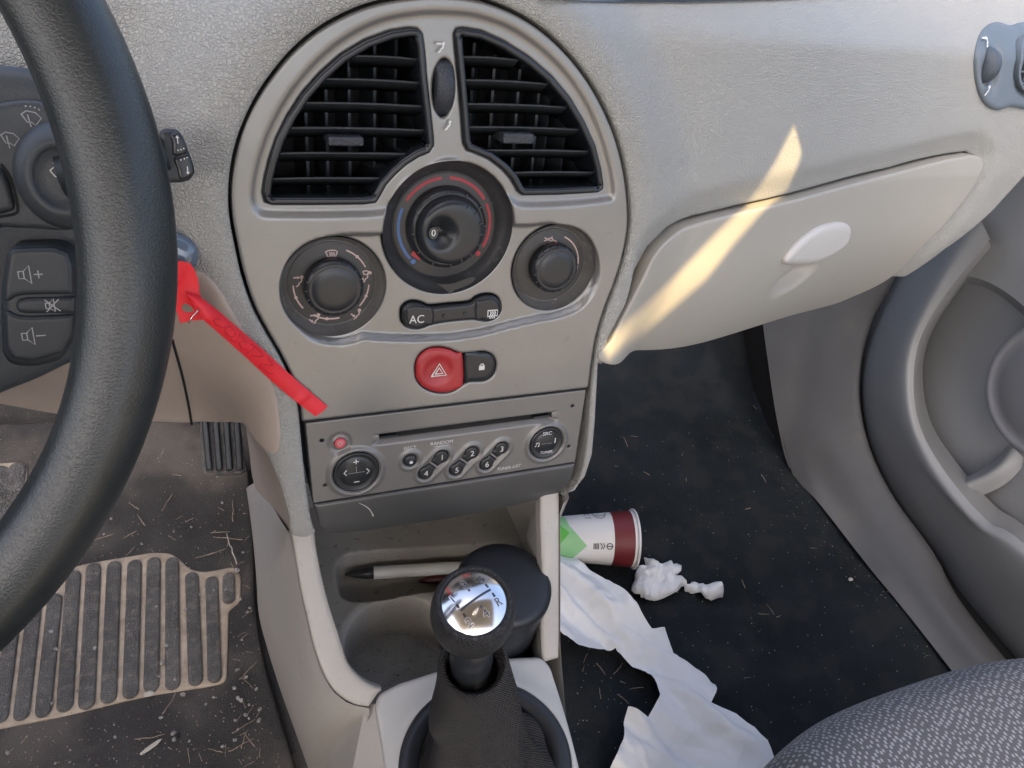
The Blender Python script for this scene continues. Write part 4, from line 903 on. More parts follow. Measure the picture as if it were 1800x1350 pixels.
for p_ in ((313, 264), (318, 263), (323, 261), (318, 281), (324, 279), (329, 277)):
    q = CO.ab(p_, .0037)[0]; strokes('printed_dot', CO, [], .001, D['white'], tb, .0037, dots=[(q[0], q[1], .0003)])
au = thing('audio_remote', 'black audio remote pod with speaker symbols for louder, mute and quieter', 'remote control', CO.px(66, 540))
AR = rounded(CO.ab([(12,445),(22,432),(100,430),(122,440),(134,470),(136,560),(128,600),(110,632),(60,645),(18,640),(4,620),(2,520)]), .004)
ab_ = patch('pod', AR, CO, D['colb'], au, h=.004, step=.0025, bstep=.002, edge=(.006, .004), wall=.03)
up = rounded(CO.ab([(14,443),(24,436),(96,434),(120,444),(130,470),(131,518),(50,519),(28,522),(18,530),(6,530),(6,500)], .005), .0015)
dn = rounded(CO.ab([(6,546),(18,546),(28,553),(50,555),(131,552),(129,590),(112,620),(60,636),(22,632),(10,612)], .005), .0015)
ml = rounded(CO.ab([(26,537),(30,527),(45,522),(134,521),(134,551),(45,552),(30,548)], .005), .0012)
for q, t_ in ((up, 'button with a speaker and plus sign'), (dn, 'button with a speaker and minus sign'), (ml, 'slim mute button')):
    tag(patch('button', off(q, -.0003), CO, D['colb'], au, h=.0062, step=.0016, edge=(.0022, .0016), wall=.006), t_)
icon('spkplus', CO, (51, 483), .0045, D['grayp'], au, .0065, .0005); icon('mute', CO, (94, 537), .0034, D['grayp'], au, .0065, .0005); icon('spkminus', CO, (57, 591), .0045, D['grayp'], au, .0065, .0005)

# ================================================================== KEY AND RED TAG
key = thing('ignition_key', 'glossy dark key head in the ignition behind the wheel', 'key', P(322, 445, t=.44))
KS = Surf(P(322, 445, t=.44), AX, cU, cM)
patch('key_head', cr(KS.ab([(285,405),(306,409),(322,414),(338,424),(348,438),(349,452),(344,468),(332,482),(312,486),(285,486)]), step=.0012), KS, D['glass'], key, h=.004, step=.0015, edge=(.008, .006), wall=.012)
lathe('barrel', P(300, 447, t=.47), (0, -.8, .35), [(.016, -.03), (.016, .012), (.012, .018), (.001, .018)], D['colb'], key, n=32)
tagr = thing('key_tag', 'bright red paper tag tied to the key, its long strip hanging over the trim', 'tag', P(345, 520, t=.44))
Z = lambda pts: [(290 + x / 4.09, 420 + y / 4.09) for x, y in pts]
TG = Surf(P(325, 500, t=.432), V(.97, .24, 0), V(-.05, .2, .98) / 1.0, np.cross(V(.97, .24, 0), V(-.05, .2, .98)) * -1, lambda a, b: 6 * a * a)
lp = TG.ab(Z([(30,160),(120,160),(182,176),(215,225),(238,290),(246,345),(243,372),(262,420),(275,470),(236,520),(285,575),(270,583),(180,590),(108,604),(86,522),(30,500)]))
hl = TG.ab(Z([(150,465),(185,485),(207,508),(200,525),(150,528),(124,505),(128,480)]))
patch('loop', rounded(lp, .0006), TG, D['redtag'], tagr, holes=[cr(hl, step=.001)], step=.0014, bstep=.0015, wall=.0003, relief=lambda a, b: .0018 * (vnoise(a, b, 160, 2) - .5))
UPE = Z([(145,378),(250,418),(330,475),(400,530),(550,660),(700,790),(850,928),(1000,1062),(1170,1205)]); LOE = Z([(152,402),(228,512),(285,590),(345,640),(470,752),(600,868),(740,998),(900,1136),(1080,1275)])
tt = [.431, .432, .434, .438, .447, .458, .469, .478, .487]
mb = MB()
A3 = cr(np.array([P(*p, t=t) for p, t in zip(UPE, tt)]), 60, False); B3 = cr(np.array([P(*p, t=t - .001) for p, t in zip(LOE, tt)]), 60, False)
u_ = np.linspace(0, 1, 9)[:, None, None]; G = A3[None] * (1 - u_) + B3[None] * u_; nrm = np.cross(A3[30] - A3[10], B3[20] - A3[20]); nrm /= np.linalg.norm(nrm); nrm = nrm if nrm @ (CAM - A3[20]) > 0 else -nrm
cw = 1 - (2 * u_ - 1) ** 2; ln = np.linspace(0, 1, 60)[None, :, None]; G = G + nrm * (cw * .0022 * (1 - .6 * ln) + .0010 * np.exp(-((ln - .86) / .012) ** 2))
v_ = G.reshape(-1, 3); mb.add(v_, grid_faces(9, 60)); mb.add(v_ - nrm * .0003, [q[::-1] for q in grid_faces(9, 60)])
mb.build('strip', D['redtag'], tagr)
def on_strip(l, w_): i = min(58.999, l * 59); k = int(i); fr = i - k; g = G[:, k] * (1 - fr) + G[:, k + 1] * fr; j = min(7.999, w_ * 8); m_ = int(j); return g[m_] * (1 - j + m_) + g[m_ + 1] * (j - m_) + nrm * .0003
class StripSurf:
    N = V(0, 0, 0)
    def pt(s, ab, h=0): return np.array([on_strip(a, b) for a, b in np.atleast_2d(ab)])
glyphs = [[(.20, .35), (.17, .6), (.20, .75), (.235, .6), (.24, .4)], [(.26, .25), (.25, .6), (.28, .8), (.31, .6), (.30, .3), (.26, .25)], [(.33, .2), (.34, .7), (.31, .85)], [(.35, .3), (.39, .35), (.36, .6), (.40, .8), (.43, .55)],
          [(.45, .15), (.44, .8)], [(.47, .2), (.52, .3), (.47, .75)], [(.55, .2), (.60, .3), (.57, .55), (.55, .85), (.62, .8), (.64, .6)], [(.42, .25), (.46, .18), (.50, .22)]]
mbk = MB()
for gl_ in glyphs:
    q = cr(np.array(gl_), 16, False); mbk.add(*tube_geo(StripSurf().pt(q), .00030, 5))
mbk.build('handwriting', D['ink'], tagr)
mk('staple', *tube_geo([P(332, 568, t=.428), P(338, 556, t=.4275), P(346, 548, t=.428), P(350, 543, t=.429)], .0004, 6), D['steel'], tagr)

# ================================================================== DRIVER FOOTWELL
fm = thing('floor_mat', 'dusty dark grey driver floor mat with a ribbed rubber heel pad', 'floor mat', P(250, 1100, z=.004))
MS = Surf((0, 0, .0), (1, 0, 0), (0, 1, 0), (0, 0, -1), lambda a, b: -.004 * (vnoise(a, b, 8, 1) - .3) - .9 * np.clip(b - .62, 0, .06) ** 2 * 6 - .35 * np.clip(b - .66, 0, 1))
mo = MS.ab([(-350,1500),(-400,900),(-300,760),(100,740),(345,735),(432,800),(441,880),(445,960),(447,1060),(462,1160),(492,1260),(520,1350),(550,1500)], .006)
patch('mat_carpet', rounded(mo, .02), MS, D['matc'], fm, h=.007, step=.008, bstep=.008, edge=(.006, .003), wall=.006)
Z8 = lambda pts: [(x / 2.077, 700 + y / 2.077) for x, y in pts]
po = MS.ab(Z8([(-250,1260),(-250,700),(0,680),(200,640),(300,606),(420,585),(560,562),(625,565),(660,590),(690,622),(740,635),(800,625),(860,612),(880,650),(878,745),(835,770),(828,1035),(770,1050),(560,1082),(440,1108),(230,1160),(0,1205)]), .009)
pad = patch('heel_pad', rounded(po, .008), MS, D['dirt'], fm, h=.0095, step=.006, bstep=.005, edge=(.003, .0015), wall=.006)
ribs = [((835,655),(835,730),26), ((773,670),(783,1015),27), ((700,655),(714,1025),28), ((628,600),(630,1040),28), ((561,600),(552,1048),29), ((491,610),(476,1070),30), ((416,615),(396,1088),30), ((341,622),(316,1108),31), ((268,650),(236,1118),31), ((200,735),(157,1138),31), ((125,760),(78,1150),31), ((48,800),(0,1160),31), ((-30,820),(-78,1175),31)]
for a, b, wd in ribs:
    A2_, B2_ = MS.ab(Z8([a]), .011)[0], MS.ab(Z8([b]), .011)[0]; C2 = MS.ab(Z8([(a[0] + wd, a[1])]), .011)[0]; r = abs(C2[0] - A2_[0]) * .88; d = B2_ - A2_; L = np.linalg.norm(d); d = d / L; n = V(-d[1], d[0])
    q = [A2_ + r * (math.cos(t) * n - math.sin(t) * d) for t in np.linspace(0, math.pi, 9)] + [B2_ + r * (-math.cos(t) * n + math.sin(t) * d) for t in np.linspace(0, math.pi, 9)]
    patch('rib', np.array(q), MS, D['rib'], fm, h=.013, step=.004, bstep=.003, edge=(.003, .002), wall=.004)
po2 = MS.ab([(-60,812),(0,813),(38,810),(48,822),(46,850),(40,900),(20,960),(-60,980)], .01)
patch('heel_pad', rounded(po2, .006), MS, D['dirt'], fm, h=.0095, step=.006, edge=(.003, .0015), wall=.006)
for x0, y0, x1, y1 in ((30, 826, 22, 930), (2, 832, -6, 940), (-26, 836, -34, 950)):
    A2_, B2_ = MS.ab([(x0, y0), (x1, y1)], .011); r = .0085; d = B2_ - A2_; d /= np.linalg.norm(d); n = V(-d[1], d[0])
    q = [A2_ + r * (math.cos(t) * n - math.sin(t) * d) for t in np.linspace(0, math.pi, 9)] + [B2_ + r * (-math.cos(t) * n + math.sin(t) * d) for t in np.linspace(0, math.pi, 9)]
    patch('rib', np.array(q), MS, D['rib'], fm, h=.013, step=.004, bstep=.003, edge=(.003, .002), wall=.004)
# accelerator
t3 = math.radians(35); PD = Surf(P(392, 790, t=.86), AX, V(0, math.sin(t3), math.cos(t3)), V(0, math.cos(t3), -math.sin(t3)))
ped = thing('accelerator_pedal', 'black ribbed accelerator pedal under the dashboard', 'pedal', P(392, 836, t=.88))
patch('pad', rounded(PD.ab([(349,690),(415,690),(434,828),(426,835),(364,838),(356,830)]), .003), PD, D['rib'], ped, step=.004, edge=(.003, .002), wall=.012)
for k in range(4):
    x0 = 354 + k * 19; q = PD.ab([(x0 - 3, 700), (x0 + 9, 700), (x0 + 20 - k * 1.0, 826), (x0 + 8 - k * 1.0, 828)], .003); patch('rib', rounded(q, .001), PD, D['black'], ped, h=.004, step=.003, edge=(.002, .0015), wall=.004)
mk('arm', *tube_geo([PD.px(395, 720, -.02), V(.012, .80, .30), V(.012, .95, .36)], .008, 10), D['black'], ped)

# ================================================================== PASSENGER SIDE: SILL, DOOR, SEAT
sill = thing('sill_trim', 'dark grey plastic sill and kick panel beside the passenger carpet', 'trim panel', V(.83, .4, 0))
sa = [V(.806, -.3, -.004), P(1660, 1162, x=.808), P(1530, 1000, x=.808), P(1440, 885, x=.808), P(1390, 828, x=.808), P(1366, 740, x=.806), P(1345, 600, x=.800), P(1330, 480, x=.795)]
sb = [V(.818, -.3, .04), P(1690, 1165, x=.820), P(1560, 990, x=.822), P(1455, 860, x=.822), P(1415, 760, x=.822), P(1402, 680, x=.822), P(1420, 560, x=.82), P(1470, 420, x=.82)]
sc2 = [V(.84, -.3, .052), P(1722, 1145, x=.838), P(1600, 980, x=.840), P(1510, 860, x=.840), P(1462, 760, x=.838), P(1448, 670, x=.836), P(1475, 560, x=.835), P(1530, 430, x=.835)]
sd2 = [V(.862, -.3, .042), P(1752, 1140, x=.865), P(1640, 970, x=.865), P(1565, 865, x=.865), P(1522, 770, x=.865), P(1508, 670, x=.862), P(1530, 560, x=.86), P(1600, 430, x=.86)]
se2 = [q + V(.012, 0, -.03) for q in sd2]
loft('panel', [sa, sb, sc2, sd2, se2], D['kick'], sill, 70, 40)
L1_ = [P(1282, 560, z=.03), P(1296, 600, z=.02), P(1318, 665, z=.01), P(1345, 735, z=.006), P(1392, 832, z=.003)]
L2_ = [P(1340, 560, x=.802), P(1352, 620, x=.804), P(1362, 690, x=.806), P(1374, 760, x=.808), P(1394, 834, x=.809)]
loft('side_carpet', [L1_, L2_], D['gap'], sill, 20, 6)
door = thing('passenger_door', 'grey passenger door lining with a moulded storage pocket', 'car door', V(.88, .3, .05))
XD = .862
d0 = [V(.895, -.3, .05)] + [P(x, y, x=.895) for x, y in ((1752,1128),(1640,975),(1565,870),(1520,770),(1508,670),(1525,590),(1590,440),(1650,330))]
d1 = [V(XD, -.3, .055)] + [P(x, y, x=XD) for x, y in ((1785,1125),(1673,966),(1594,858),(1545,768),(1528,675),(1546,592),(1612,452),(1672,342))]
d2 = [V(.836, -.3, .13)] + [P(x, y, x=.838) for x, y in ((1840,1085),(1700,925),(1612,820),(1572,740),(1562,670),(1578,590),(1638,470),(1700,360))]
d3 = [V(.828, -.3, .185)] + [P(x, y, x=.830) for x, y in ((1850,1030),(1720,925),(1640,830),(1600,745),(1590,660),(1604,590),(1655,490),(1720,380))]
d4 = [V(.834, -.3, .20)] + [P(x, y, x=.838) for x, y in ((1860,1010),(1735,915),(1655,820),(1614,740),(1606,655),(1622,585),(1668,510),(1740,420))]
loft('pocket_front', [d0, d1, d2, d3, d4], D['door'], door, 80, 50)
e0 = [q + V(.004, .002, -.004) for q in d4]; e1 = [V(.885, -.3, .20)] + [P(x, y, x=.89) for x, y in ((1870,985),(1750,890),(1672,800),(1634,735),(1622,655),(1636,590),(1680,520),(1745,440))]
loft('pocket_wall', [d4, e0, e1], D['door'], door, 80, 12)
XB = .905
bk = [[V(XB, -.3, z), V(XB, .1, z), V(XB, .3, z), V(XB, .5, z), V(XB, .70, z)] for z in (.05, .2, .3, .43)]
loft('pocket_back', bk, D['door'], door, 30, 20)
# arch line over the pocket and upper lining
ar_ = [P(x, y, x=.892) for x, y in ((1610,640),(1628,560),(1655,515),(1690,499),(1730,505),(1775,533),(1830,585),(1900,660))]
up1 = [P(x, y, x=.872) for x, y in ((1606,625),(1624,545),(1652,500),(1690,486),(1732,494),(1780,522),(1838,575),(1910,645))]
up2 = [P(x, y, x=.868) for x, y in ((1610,560),(1635,480),(1665,430),(1710,400),(1760,395),(1820,410),(1890,430),(1960,460))]
up3 = [P(x, y, x=.868) for x, y in ((1640,440),(1680,340),(1720,280),(1770,220),(1830,180),(1900,150),(1980,120),(2060,100))]
loft('upper_lining', [ar_, up1], D['door'], door, 60, 10); loft('upper_lining', [up1, up2, up3], D['door'], door, 60, 30)
sp_c = P(1868, 690, x=.872)
spk = mk('speaker_cover', *lathe_geo(sp_c, (-1, 0, .05), [(.083, -.01), (.081, .010), (.077, .016), (.072, .015), (.069, .012), (.060, .016), (.040, .021), (.001, .023)], n=72, cap=False), D['door2'], door)
lg = [[P(1652, 850, x=.870), P(1700, 838, x=.885), P(1745, 812, x=.898), P(1775, 780, x=.906)], [P(1662, 862, x=.858), P(1706, 850, x=.872), P(1752, 826, x=.886), P(1785, 790, x=.902)], [P(1676, 880, x=.872), P(1722, 872, x=.888), P(1768, 850, x=.900), P(1806, 812, x=.907)]]
loft('pocket_divider', lg, D['door'], door, 30, 16)
box('door_shell', (.912, -.40, .0), (.935, .70, .60), D['door'], door)
# seat
seat = thing('passenger_seat', 'grey front passenger seat cushion in dotted fabric with a plain side bolster', 'car seat', V(.52, -.1, 0))
def cushion(x0, x1, yf, zt, m, name, bol=0):
    nx, ny = 90, 60; v = []; T = np.linspace(0, 1, nx)
    for j in range(ny):
        s = j / (ny - 1)
        for t in T:
            x = x0 + (x1 - x0) * t; e = min(1, 1 - abs(2 * t - 1)); rnd = 1 - (1 - min(1, e / .22)) ** 2
            yfr = yf(x); L = s * .52
            if s < .14: u = s / .14 * math.pi / 2; y = yfr - .05 * (1 - math.sin(u)) * 0 - .045 + .045 * math.sin(math.pi / 2 - 0) * math.cos(math.pi / 2 - u) if False else yfr - .045 * (1 - math.cos(math.pi / 2 - u)) ; z = zt - .19 + .19 * (u / (math.pi / 2)); z = zt - .05 + .05 * math.sin(u) if s > .07 else zt - .05 - (1 - s / .07) * .14 + .035 ; y = yfr - .05 * (1 - math.cos(math.pi / 2 - u)) * 0 - .045 * (1 - math.cos(u)) if s > .07 else yfr - .013 * (s / .07) ** 2
            else: y = yfr - .045 - (s - .14) * .62; z = zt + .012 * math.sin((s - .14) * 3)
            v.append(V(x, y, z - .035 * (1 - rnd) + .004 * math.sin(x * 40) * s))
    return mk(name, v, [q[::-1] for q in grid_faces(ny, nx)], m, seat)
def seat_geo():
    """profile swept across the width: front face, round nose, top"""
    prof = [(-.035, -.24), (-.010, -.16), (-.001, -.09), (0, -.055), (-.004, -.035), (-.013, -.018), (-.028, -.006), (-.050, .001), (-.09, .007), (-.16, .012), (-.28, .010), (-.42, .0)]
    pr = cr(np.array(prof), 60, False); xs = np.linspace(0, 1, 80); v = []
    for dy, dz in pr:
        for t in xs:
            x = .318 + .42 * t; e = 1 - abs(2 * t - 1); sh = 1 - math.sqrt(max(0, 1 - (1 - min(1, e / .20)) ** 2))
            yf = .153 - .05 * abs(2 * t - 1.02) ** 3.2; v.append(V(x - .02 * (1 - t) * sh * 0, yf + dy - .035 * sh, .262 + dz - .10 * sh - .012 * math.exp(-((t - .127) / .012) ** 2) * (dy < -.0)))
    return np.array(v), grid_faces(60, 80)
sv_, sf_ = seat_geo(); nrow = 80
fa = [q for q in sf_ if (q[0] % nrow) >= 10]; fb_ = [q for q in sf_ if (q[0] % nrow) < 10]
def sub(v, f):
    ids = sorted({i for q in f for i in q}); m_ = {i: k for k, i in enumerate(ids)}; return v[ids], [tuple(m_[i] for i in q) for q in f]
cu_ = mk('cushion', *sub(sv_, fa), D['seat'], seat)
ids_ = sorted({i for q in fa for i in q}); G3 = sv_.reshape(60, 80, 3); arc_ = np.r_[0, np.cumsum(np.linalg.norm(np.diff(G3[:, 40], axis=0), axis=1))]
at_ = cu_.data.attributes.new('cloth', 'FLOAT_VECTOR', 'POINT'); at_.data.foreach_set('vector', np.array([(sv_[i][0], arc_[i // 80] * (1 + .0 * sv_[i][0]), 0) for i in ids_]).ravel())
mk('bolster', *sub(sv_, fb_), D['seatp'], seat)
box('seat_base', (.36, -.35, .0), (.70, .06, .12), D['black'], seat)

# ================================================================== RUBBISH IN THE PASSENGER FOOTWELL
R0 = P(1112, 947, z=.037); bx = P(1000, 946, z=.030); da = bx - R0; da[2] = 0; da /= np.linalg.norm(da); da = da + V(0, 0, -.095); da /= np.linalg.norm(da); CL = .112
cup = thing('paper_cup', 'white paper cup with green diamonds and a maroon band lying on its side', 'paper cup', V(R0[0], R0[1], 0))
rr_ = lambda s: .0352 - (.0352 - .0255) * s
to = CAM - R0; to = to - to @ da * da; to /= np.linalg.norm(to); dn_ = np.cross(da, to); dn_ = dn_ if dn_[2] < 0 else -dn_
class Cone:
    N = V(0, 0, 0)
    def pt(s, ab, h=0):
        ab = np.atleast_2d(ab); S, T = ab[:, 0] / CL, ab[:, 1] / .033; r = rr_(S) + .0002 + h
        return R0 + da * (S * CL)[:, None] + (np.cos(T)[:, None] * to + np.sin(T)[:, None] * dn_) * r[:, None]
def cup_xy(pts):
    out = []
    for x, y in pts:
        s = (830 - x) / 735; R = 275 - 85 * s; out.append((s * CL * .90, math.asin(max(-.98, min(.98, (y - 478) / R))) * .033))
    return np.array(out)
mk('body', *lathe_geo(R0, da, [(.0290, .05), (.0340, .004), (.0350, .001), (rr_(.01), .002)] + [(rr_(s), s * CL) for s in (.3, .6, .99)] + [(.0245, CL), (.0235, CL - .006), (.001, CL - .006)], n=72, cap=False), D['cupw'], cup)
mk('rolled_rim', *(lambda t: tube_geo(np.array([R0 + (math.cos(a) * to + math.sin(a) * dn_) * .0358 for a in np.linspace(0, 2 * math.pi, 73)]), .0019, 10, cap=False))(0), D['cupw'], cup)
band = [(s * CL, th * .033) for s, th in [(.045, -3.1)] + [(.045, t) for t in np.linspace(-3, 3, 30)] + [(.27, t) for t in np.linspace(3.1, -3.1, 30)]]
patch('maroon_band', np.array(band), Cone(), D['cupr'], cup, step=.004)
gp1 = cup_xy([(365,540),(300,600),(215,668),(150,660),(95,600),(95,330),(120,270),(180,270),(215,370),(300,470)]); gp1[gp1[:, 0] > CL * .985, 0] = CL * .985
patch('green_shape', gp1, Cone(), D['cupg'], cup, step=.003)
class Cone2(Cone):
    def pt(s, ab, h=0): return super().pt(ab, .0002 + h)
patch('green_diamond', cup_xy([(112,350),(210,430),(125,525),(100,540),(98,340)]), Cone2(), D['cupg2'], cup, step=.003)
bars = [[cup_xy([(425 + 13 * k, 522)])[0], cup_xy([(425 + 13 * k, 570)])[0]] for k in range(4)]
fig = cup_xy([(480,520),(500,545),(490,570)]); circ_ = cup_xy([(565 + 26 * math.cos(t), 547 + 26 * math.sin(t)) for t in np.linspace(0, 6.28, 14)]); crn = cup_xy([(365,300),(420,300)]); c2_ = cup_xy([(500 + 60 * math.cos(t), 235 + 60 * math.sin(t)) for t in np.linspace(.2, 2.9, 12)])
strokes('printed_marks', Cone2(), bars + [fig, circ_, cup_xy([(540,547),(590,547)]), cup_xy([(505,570),(520,545),(505,522)]), cup_xy([(375,262),(375,300)]), cup_xy([(395,258),(395,298)]), cup_xy([(412,258),(412,298)]), c2_, cup_xy([(470,262),(500,275),(540,262)]), cup_xy([(370,682),(395,685)])], .0011, D['cupk'], cup, .0001)

# paper and tissue: folded sheets lying on the carpet
def facets(seed, lo, hi, sp, amp, ax=0, el=1.0):
    """creased sheet: random corner heights joined by flat facets"""
    rs = np.random.default_rng(seed); c_, s_ = math.cos(ax), math.sin(ax); Rm = np.array([[c_, s_], [-s_, c_]])
    n = int((hi[0] - lo[0]) * (hi[1] - lo[1]) / (sp * sp)) + 8; pts = lo + rs.random((n, 2)) * (hi - lo); ctr = (lo + hi) / 2
    q = (pts - ctr) @ Rm.T * np.array([1, el]); hgt = rs.random(n) * amp
    r = delaunay_2d_cdt([Vector(p * 1000) for p in q], [], [], 0, 1e-4, True); vv_ = np.array([(p.x, p.y) for p in r[0]]) / 1000; ids = [o[0] for o in r[3]]; hv = hgt[ids]
    def F(a, b):
        p = (np.stack([a, b], 1) - ctr) @ Rm.T * np.array([1, el]); out = np.full(len(p), amp / 2)
        for f in r[2]:
            A, B, C_ = vv_[list(f)]; d = (B[1] - C_[1]) * (A[0] - C_[0]) + (C_[0] - B[0]) * (A[1] - C_[1])
            l1 = ((B[1] - C_[1]) * (p[:, 0] - C_[0]) + (C_[0] - B[0]) * (p[:, 1] - C_[1])) / d; l2 = ((C_[1] - A[1]) * (p[:, 0] - C_[0]) + (A[0] - C_[0]) * (p[:, 1] - C_[1])) / d; l3 = 1 - l1 - l2
            m_ = (l1 >= 0) & (l2 >= 0) & (l3 >= 0); out[m_] = l1[m_] * hv[f[0]] + l2[m_] * hv[f[1]] + l3[m_] * hv[f[2]]
        return out
    return F
Z6 = lambda pts: [(960 + x / 1.709, 560 + y / 1.709) for x, y in pts]
G0 = Surf((0, 0, 0), (1, 0, 0), (0, 1, 0), (0, 0, -1))
sheet_px = Z6([(10,640),(45,695),(85,735),(130,770),(175,800),(220,840),(268,895),(312,942),(350,938),(365,970),(382,1012),(440,1060),(500,1112),(498,1140),(485,1168),(560,1200),(610,1240),(655,1278),(700,1400),(640,1560),(200,1560),(170,1400),(192,1345),(222,1280),(234,1186),(298,1210),(318,1175),(336,1140),(322,1090),(302,1056),(262,1045),(225,1010),(208,990),(150,1000),(90,1000),(42,968),(10,940)])
so = G0.ab(sheet_px, .018); lo_, hi_ = so.min(0) - .03, so.max(0) + .03; fA0 = facets(11, lo_, hi_, .040, .046, -1.0, 4.0); fA1 = facets(12, lo_, hi_, .016, .0150, -.8, 2.6); fA2 = facets(13, lo_, hi_, .0085, .0030)
soft = lambda F, r: (lambda a, b: sum(F(a + r * x, b + r * y) for x, y in ((0, 0), (1, 0), (-1, 0), (0, 1), (0, -1), (.7, .7), (-.7, -.7), (.7, -.7), (-.7, .7))) / 9)
fA = lambda a, b: soft(fA0, .004)(a, b) + soft(fA1, .0008)(a, b) * .75 + fA2(a, b) * .9 
def sheet_rel(a, b):
    h = fA(a, b); spine = .010 * np.exp(-((a - .5 + (b - .3) * .15) / .08) ** 2)
    return h * (.35 + .65 * sst((b - .17) / .12)) + spine
paper = patch('paper_sheet', densify(so, .004), G0, D['paper'], None, h=.002, step=.0030, bstep=.003, relief=sheet_rel)
tag(paper, 'long crumpled white paper sheet trailing across the passenger carpet', 'paper')
sh2 = G0.ab(Z6([(222,1280),(260,1215),(330,1250),(400,1262),(470,1215),(487,1172),(560,1202),(655,1280),(700,1420),(200,1560),(180,1380)]), .012); 
Zt = lambda pts: [(970 + x / 5.4545, 860 + y / 5.4545) for x, y in pts]
to_ = G0.ab(Zt([(880,660),(915,665),(950,682),(990,705),(1030,722),(1075,712),(1120,705),(1200,698),(1220,725),(1246,745),(1235,790),(1180,830),(1225,860),(1252,885),(1300,893),(1338,888),(1350,870),(1400,877),(1450,905),(1500,922),(1560,908),(1610,912),(1650,945),(1664,965),(1660,1000),(1600,1030),(1540,1050),(1490,1035),(1430,1000),(1390,980),(1340,950),(1290,945),(1235,945),(1200,985),(1140,1015),(1080,1030),(980,1045),(900,1060),(855,1035),(845,1005),(800,985),(775,945),(785,890),(805,850),(808,790),(830,745),(870,735),(912,735),(900,700)]), .012)
lo_, hi_ = to_.min(0) - .02, to_.max(0) + .02; fB0 = facets(21, lo_, hi_, .014, .018, .8, 2.2); fB1 = facets(22, lo_, hi_, .006, .0050, .3, 1.6)
tis = patch('crumpled_tissue', densify(to_, .002), G0, D['tissue'], None, h=.001, step=.0018, bstep=.0018, edge=(.009, .008), wall=.001, relief=lambda a, b: .006 + soft(fB0, .0018)(a, b) + soft(fB1, .0010)(a, b) * .8)
tag(tis, 'small torn crumpled tissue lying in front of the paper cup', 'tissue')

# dry bits: every kind built once or a few times, then copied
def copy_to(src, loc, rot, sc=1, label=None):
    o = src.copy(); scn.collection.objects.link(o); o.location = Vector(loc); o.rotation_euler = rot; o.scale = (sc,) * 3
    if label: o['label'] = label
    return o
def twig(L, r, seed, m='twig'):
    rs = np.random.default_rng(seed); n = 9; t = np.linspace(-.5, .5, n); pts = np.stack([t * L, L * .10 * np.cumsum(rs.normal(0, .5, n)) / 3, r + .0008 * rs.random(n)], 1)
    pts[:, 1] -= pts[:, 1].mean(); return mk('straw', *tube_geo(pts, np.linspace(r, r * .5, n), 6), D[m])
def stone(r, seed, m='stone', flat=1.0):
    rs = np.random.default_rng(seed); v = []; n, k = 10, 6
    for i in range(k + 1):
        for j in range(n):
            a, b = math.pi * i / k, 2 * math.pi * j / n; q = r * (1 + .25 * rs.normal(0, .6)); v.append((q * math.sin(a) * math.cos(b), q * math.sin(a) * math.sin(b) * .75, q * math.cos(a) * .6 * flat))
    return mk('pebble' if m == 'stone' else 'flake', v, grid_faces(k + 1, n, True), D[m], smooth=False)
def floor_z(x, y, driver): return (float(-MS.g(np.array([x]), np.array([y]))[0]) + (.0105 if driver else .001)) if driver else .001 + .004 * (vnoise(np.array([x]), np.array([y]), 9, 3)[0] - .3)
def scatter(makers, spots, label, cat, group, driver):
    srcs = [f_(k) for k, f_ in enumerate(makers)]; first = set()
    for i, (px, py, s_) in enumerate(spots):
        k = i % len(srcs); q = P(px, py, z=.01 if driver else .002); z = floor_z(q[0], q[1], driver); rot = (0, 0, random.uniform(0, 6.28))
        if k not in first: o = srcs[k]; first.add(k); o.location = (q[0], q[1], z); o.rotation_euler = rot; o.scale = (s_,) * 3
        else: o = copy_to(srcs[k], (q[0], q[1], z), rot, s_)
        tag(o, label, cat, group)
    for k, o in enumerate(srcs):
        if k not in first: bpy.data.objects.remove(o)
def rnd_in(poly, n, s0, s1):
    poly = np.asarray(poly, float); lo, hi = poly.min(0), poly.max(0); out = []
    while len(out) < n:
        q = lo + rng.random(2) * (hi - lo)
        if sdist(q[None], poly)[0] > 0: out.append((q[0], q[1], rng.uniform(s0, s1)))
    return out
edge_zone = [(385,880),(435,880),(442,1000),(440,1080),(455,1180),(470,1350),(420,1350),(405,1200),(415,1040),(385,980)]
top_zone = [(120,860),(260,800),(400,850),(430,900),(400,985),(330,985),(200,975),(90,985)]
low_zone = [(0,1290),(140,1255),(400,1205),(440,1250),(460,1350),(0,1350)]
rib_zone = [(160,1000),(400,1015),(400,1190),(20,1260),(60,1040)]
TW = lambda o: [lambda k: twig(.022, .0006, 1 + o), lambda k: twig(.015, .0005, 2 + o), lambda k: twig(.032, .0006, 3 + o), lambda k: twig(.010, .0004, 4 + o)]
ST = lambda o: [lambda k: stone(.0018, 11 + o), lambda k: stone(.0025, 12 + o), lambda k: stone(.0012, 13 + o)]
scatter(TW(0), rnd_in(edge_zone, 30, .35, .95), 'dry straw lying between the ribbed heel pad and the console', 'straw', 'dry straws beside the heel pad', True)
scatter(TW(40), rnd_in(top_zone, 18, .6, 1.1), 'dry straw lying between the accelerator pedal and the heel pad', 'straw', 'dry straws above the heel pad', True)
scatter(TW(50), rnd_in(low_zone, 7, .5, 1), 'dry straw lying below the ribbed heel pad near the bottom corner', 'straw', 'dry straws below the heel pad', True)
scatter(ST(0), rnd_in(rib_zone, 60, .6, 1.2), 'small grey pebble lodged on the ribbed rubber heel pad', 'pebble', 'pebbles on the heel pad', True)
scatter(ST(60), rnd_in(edge_zone, 24, .6, 1.4), 'small grey pebble between the heel pad and the console', 'pebble', 'pebbles beside the heel pad', True)
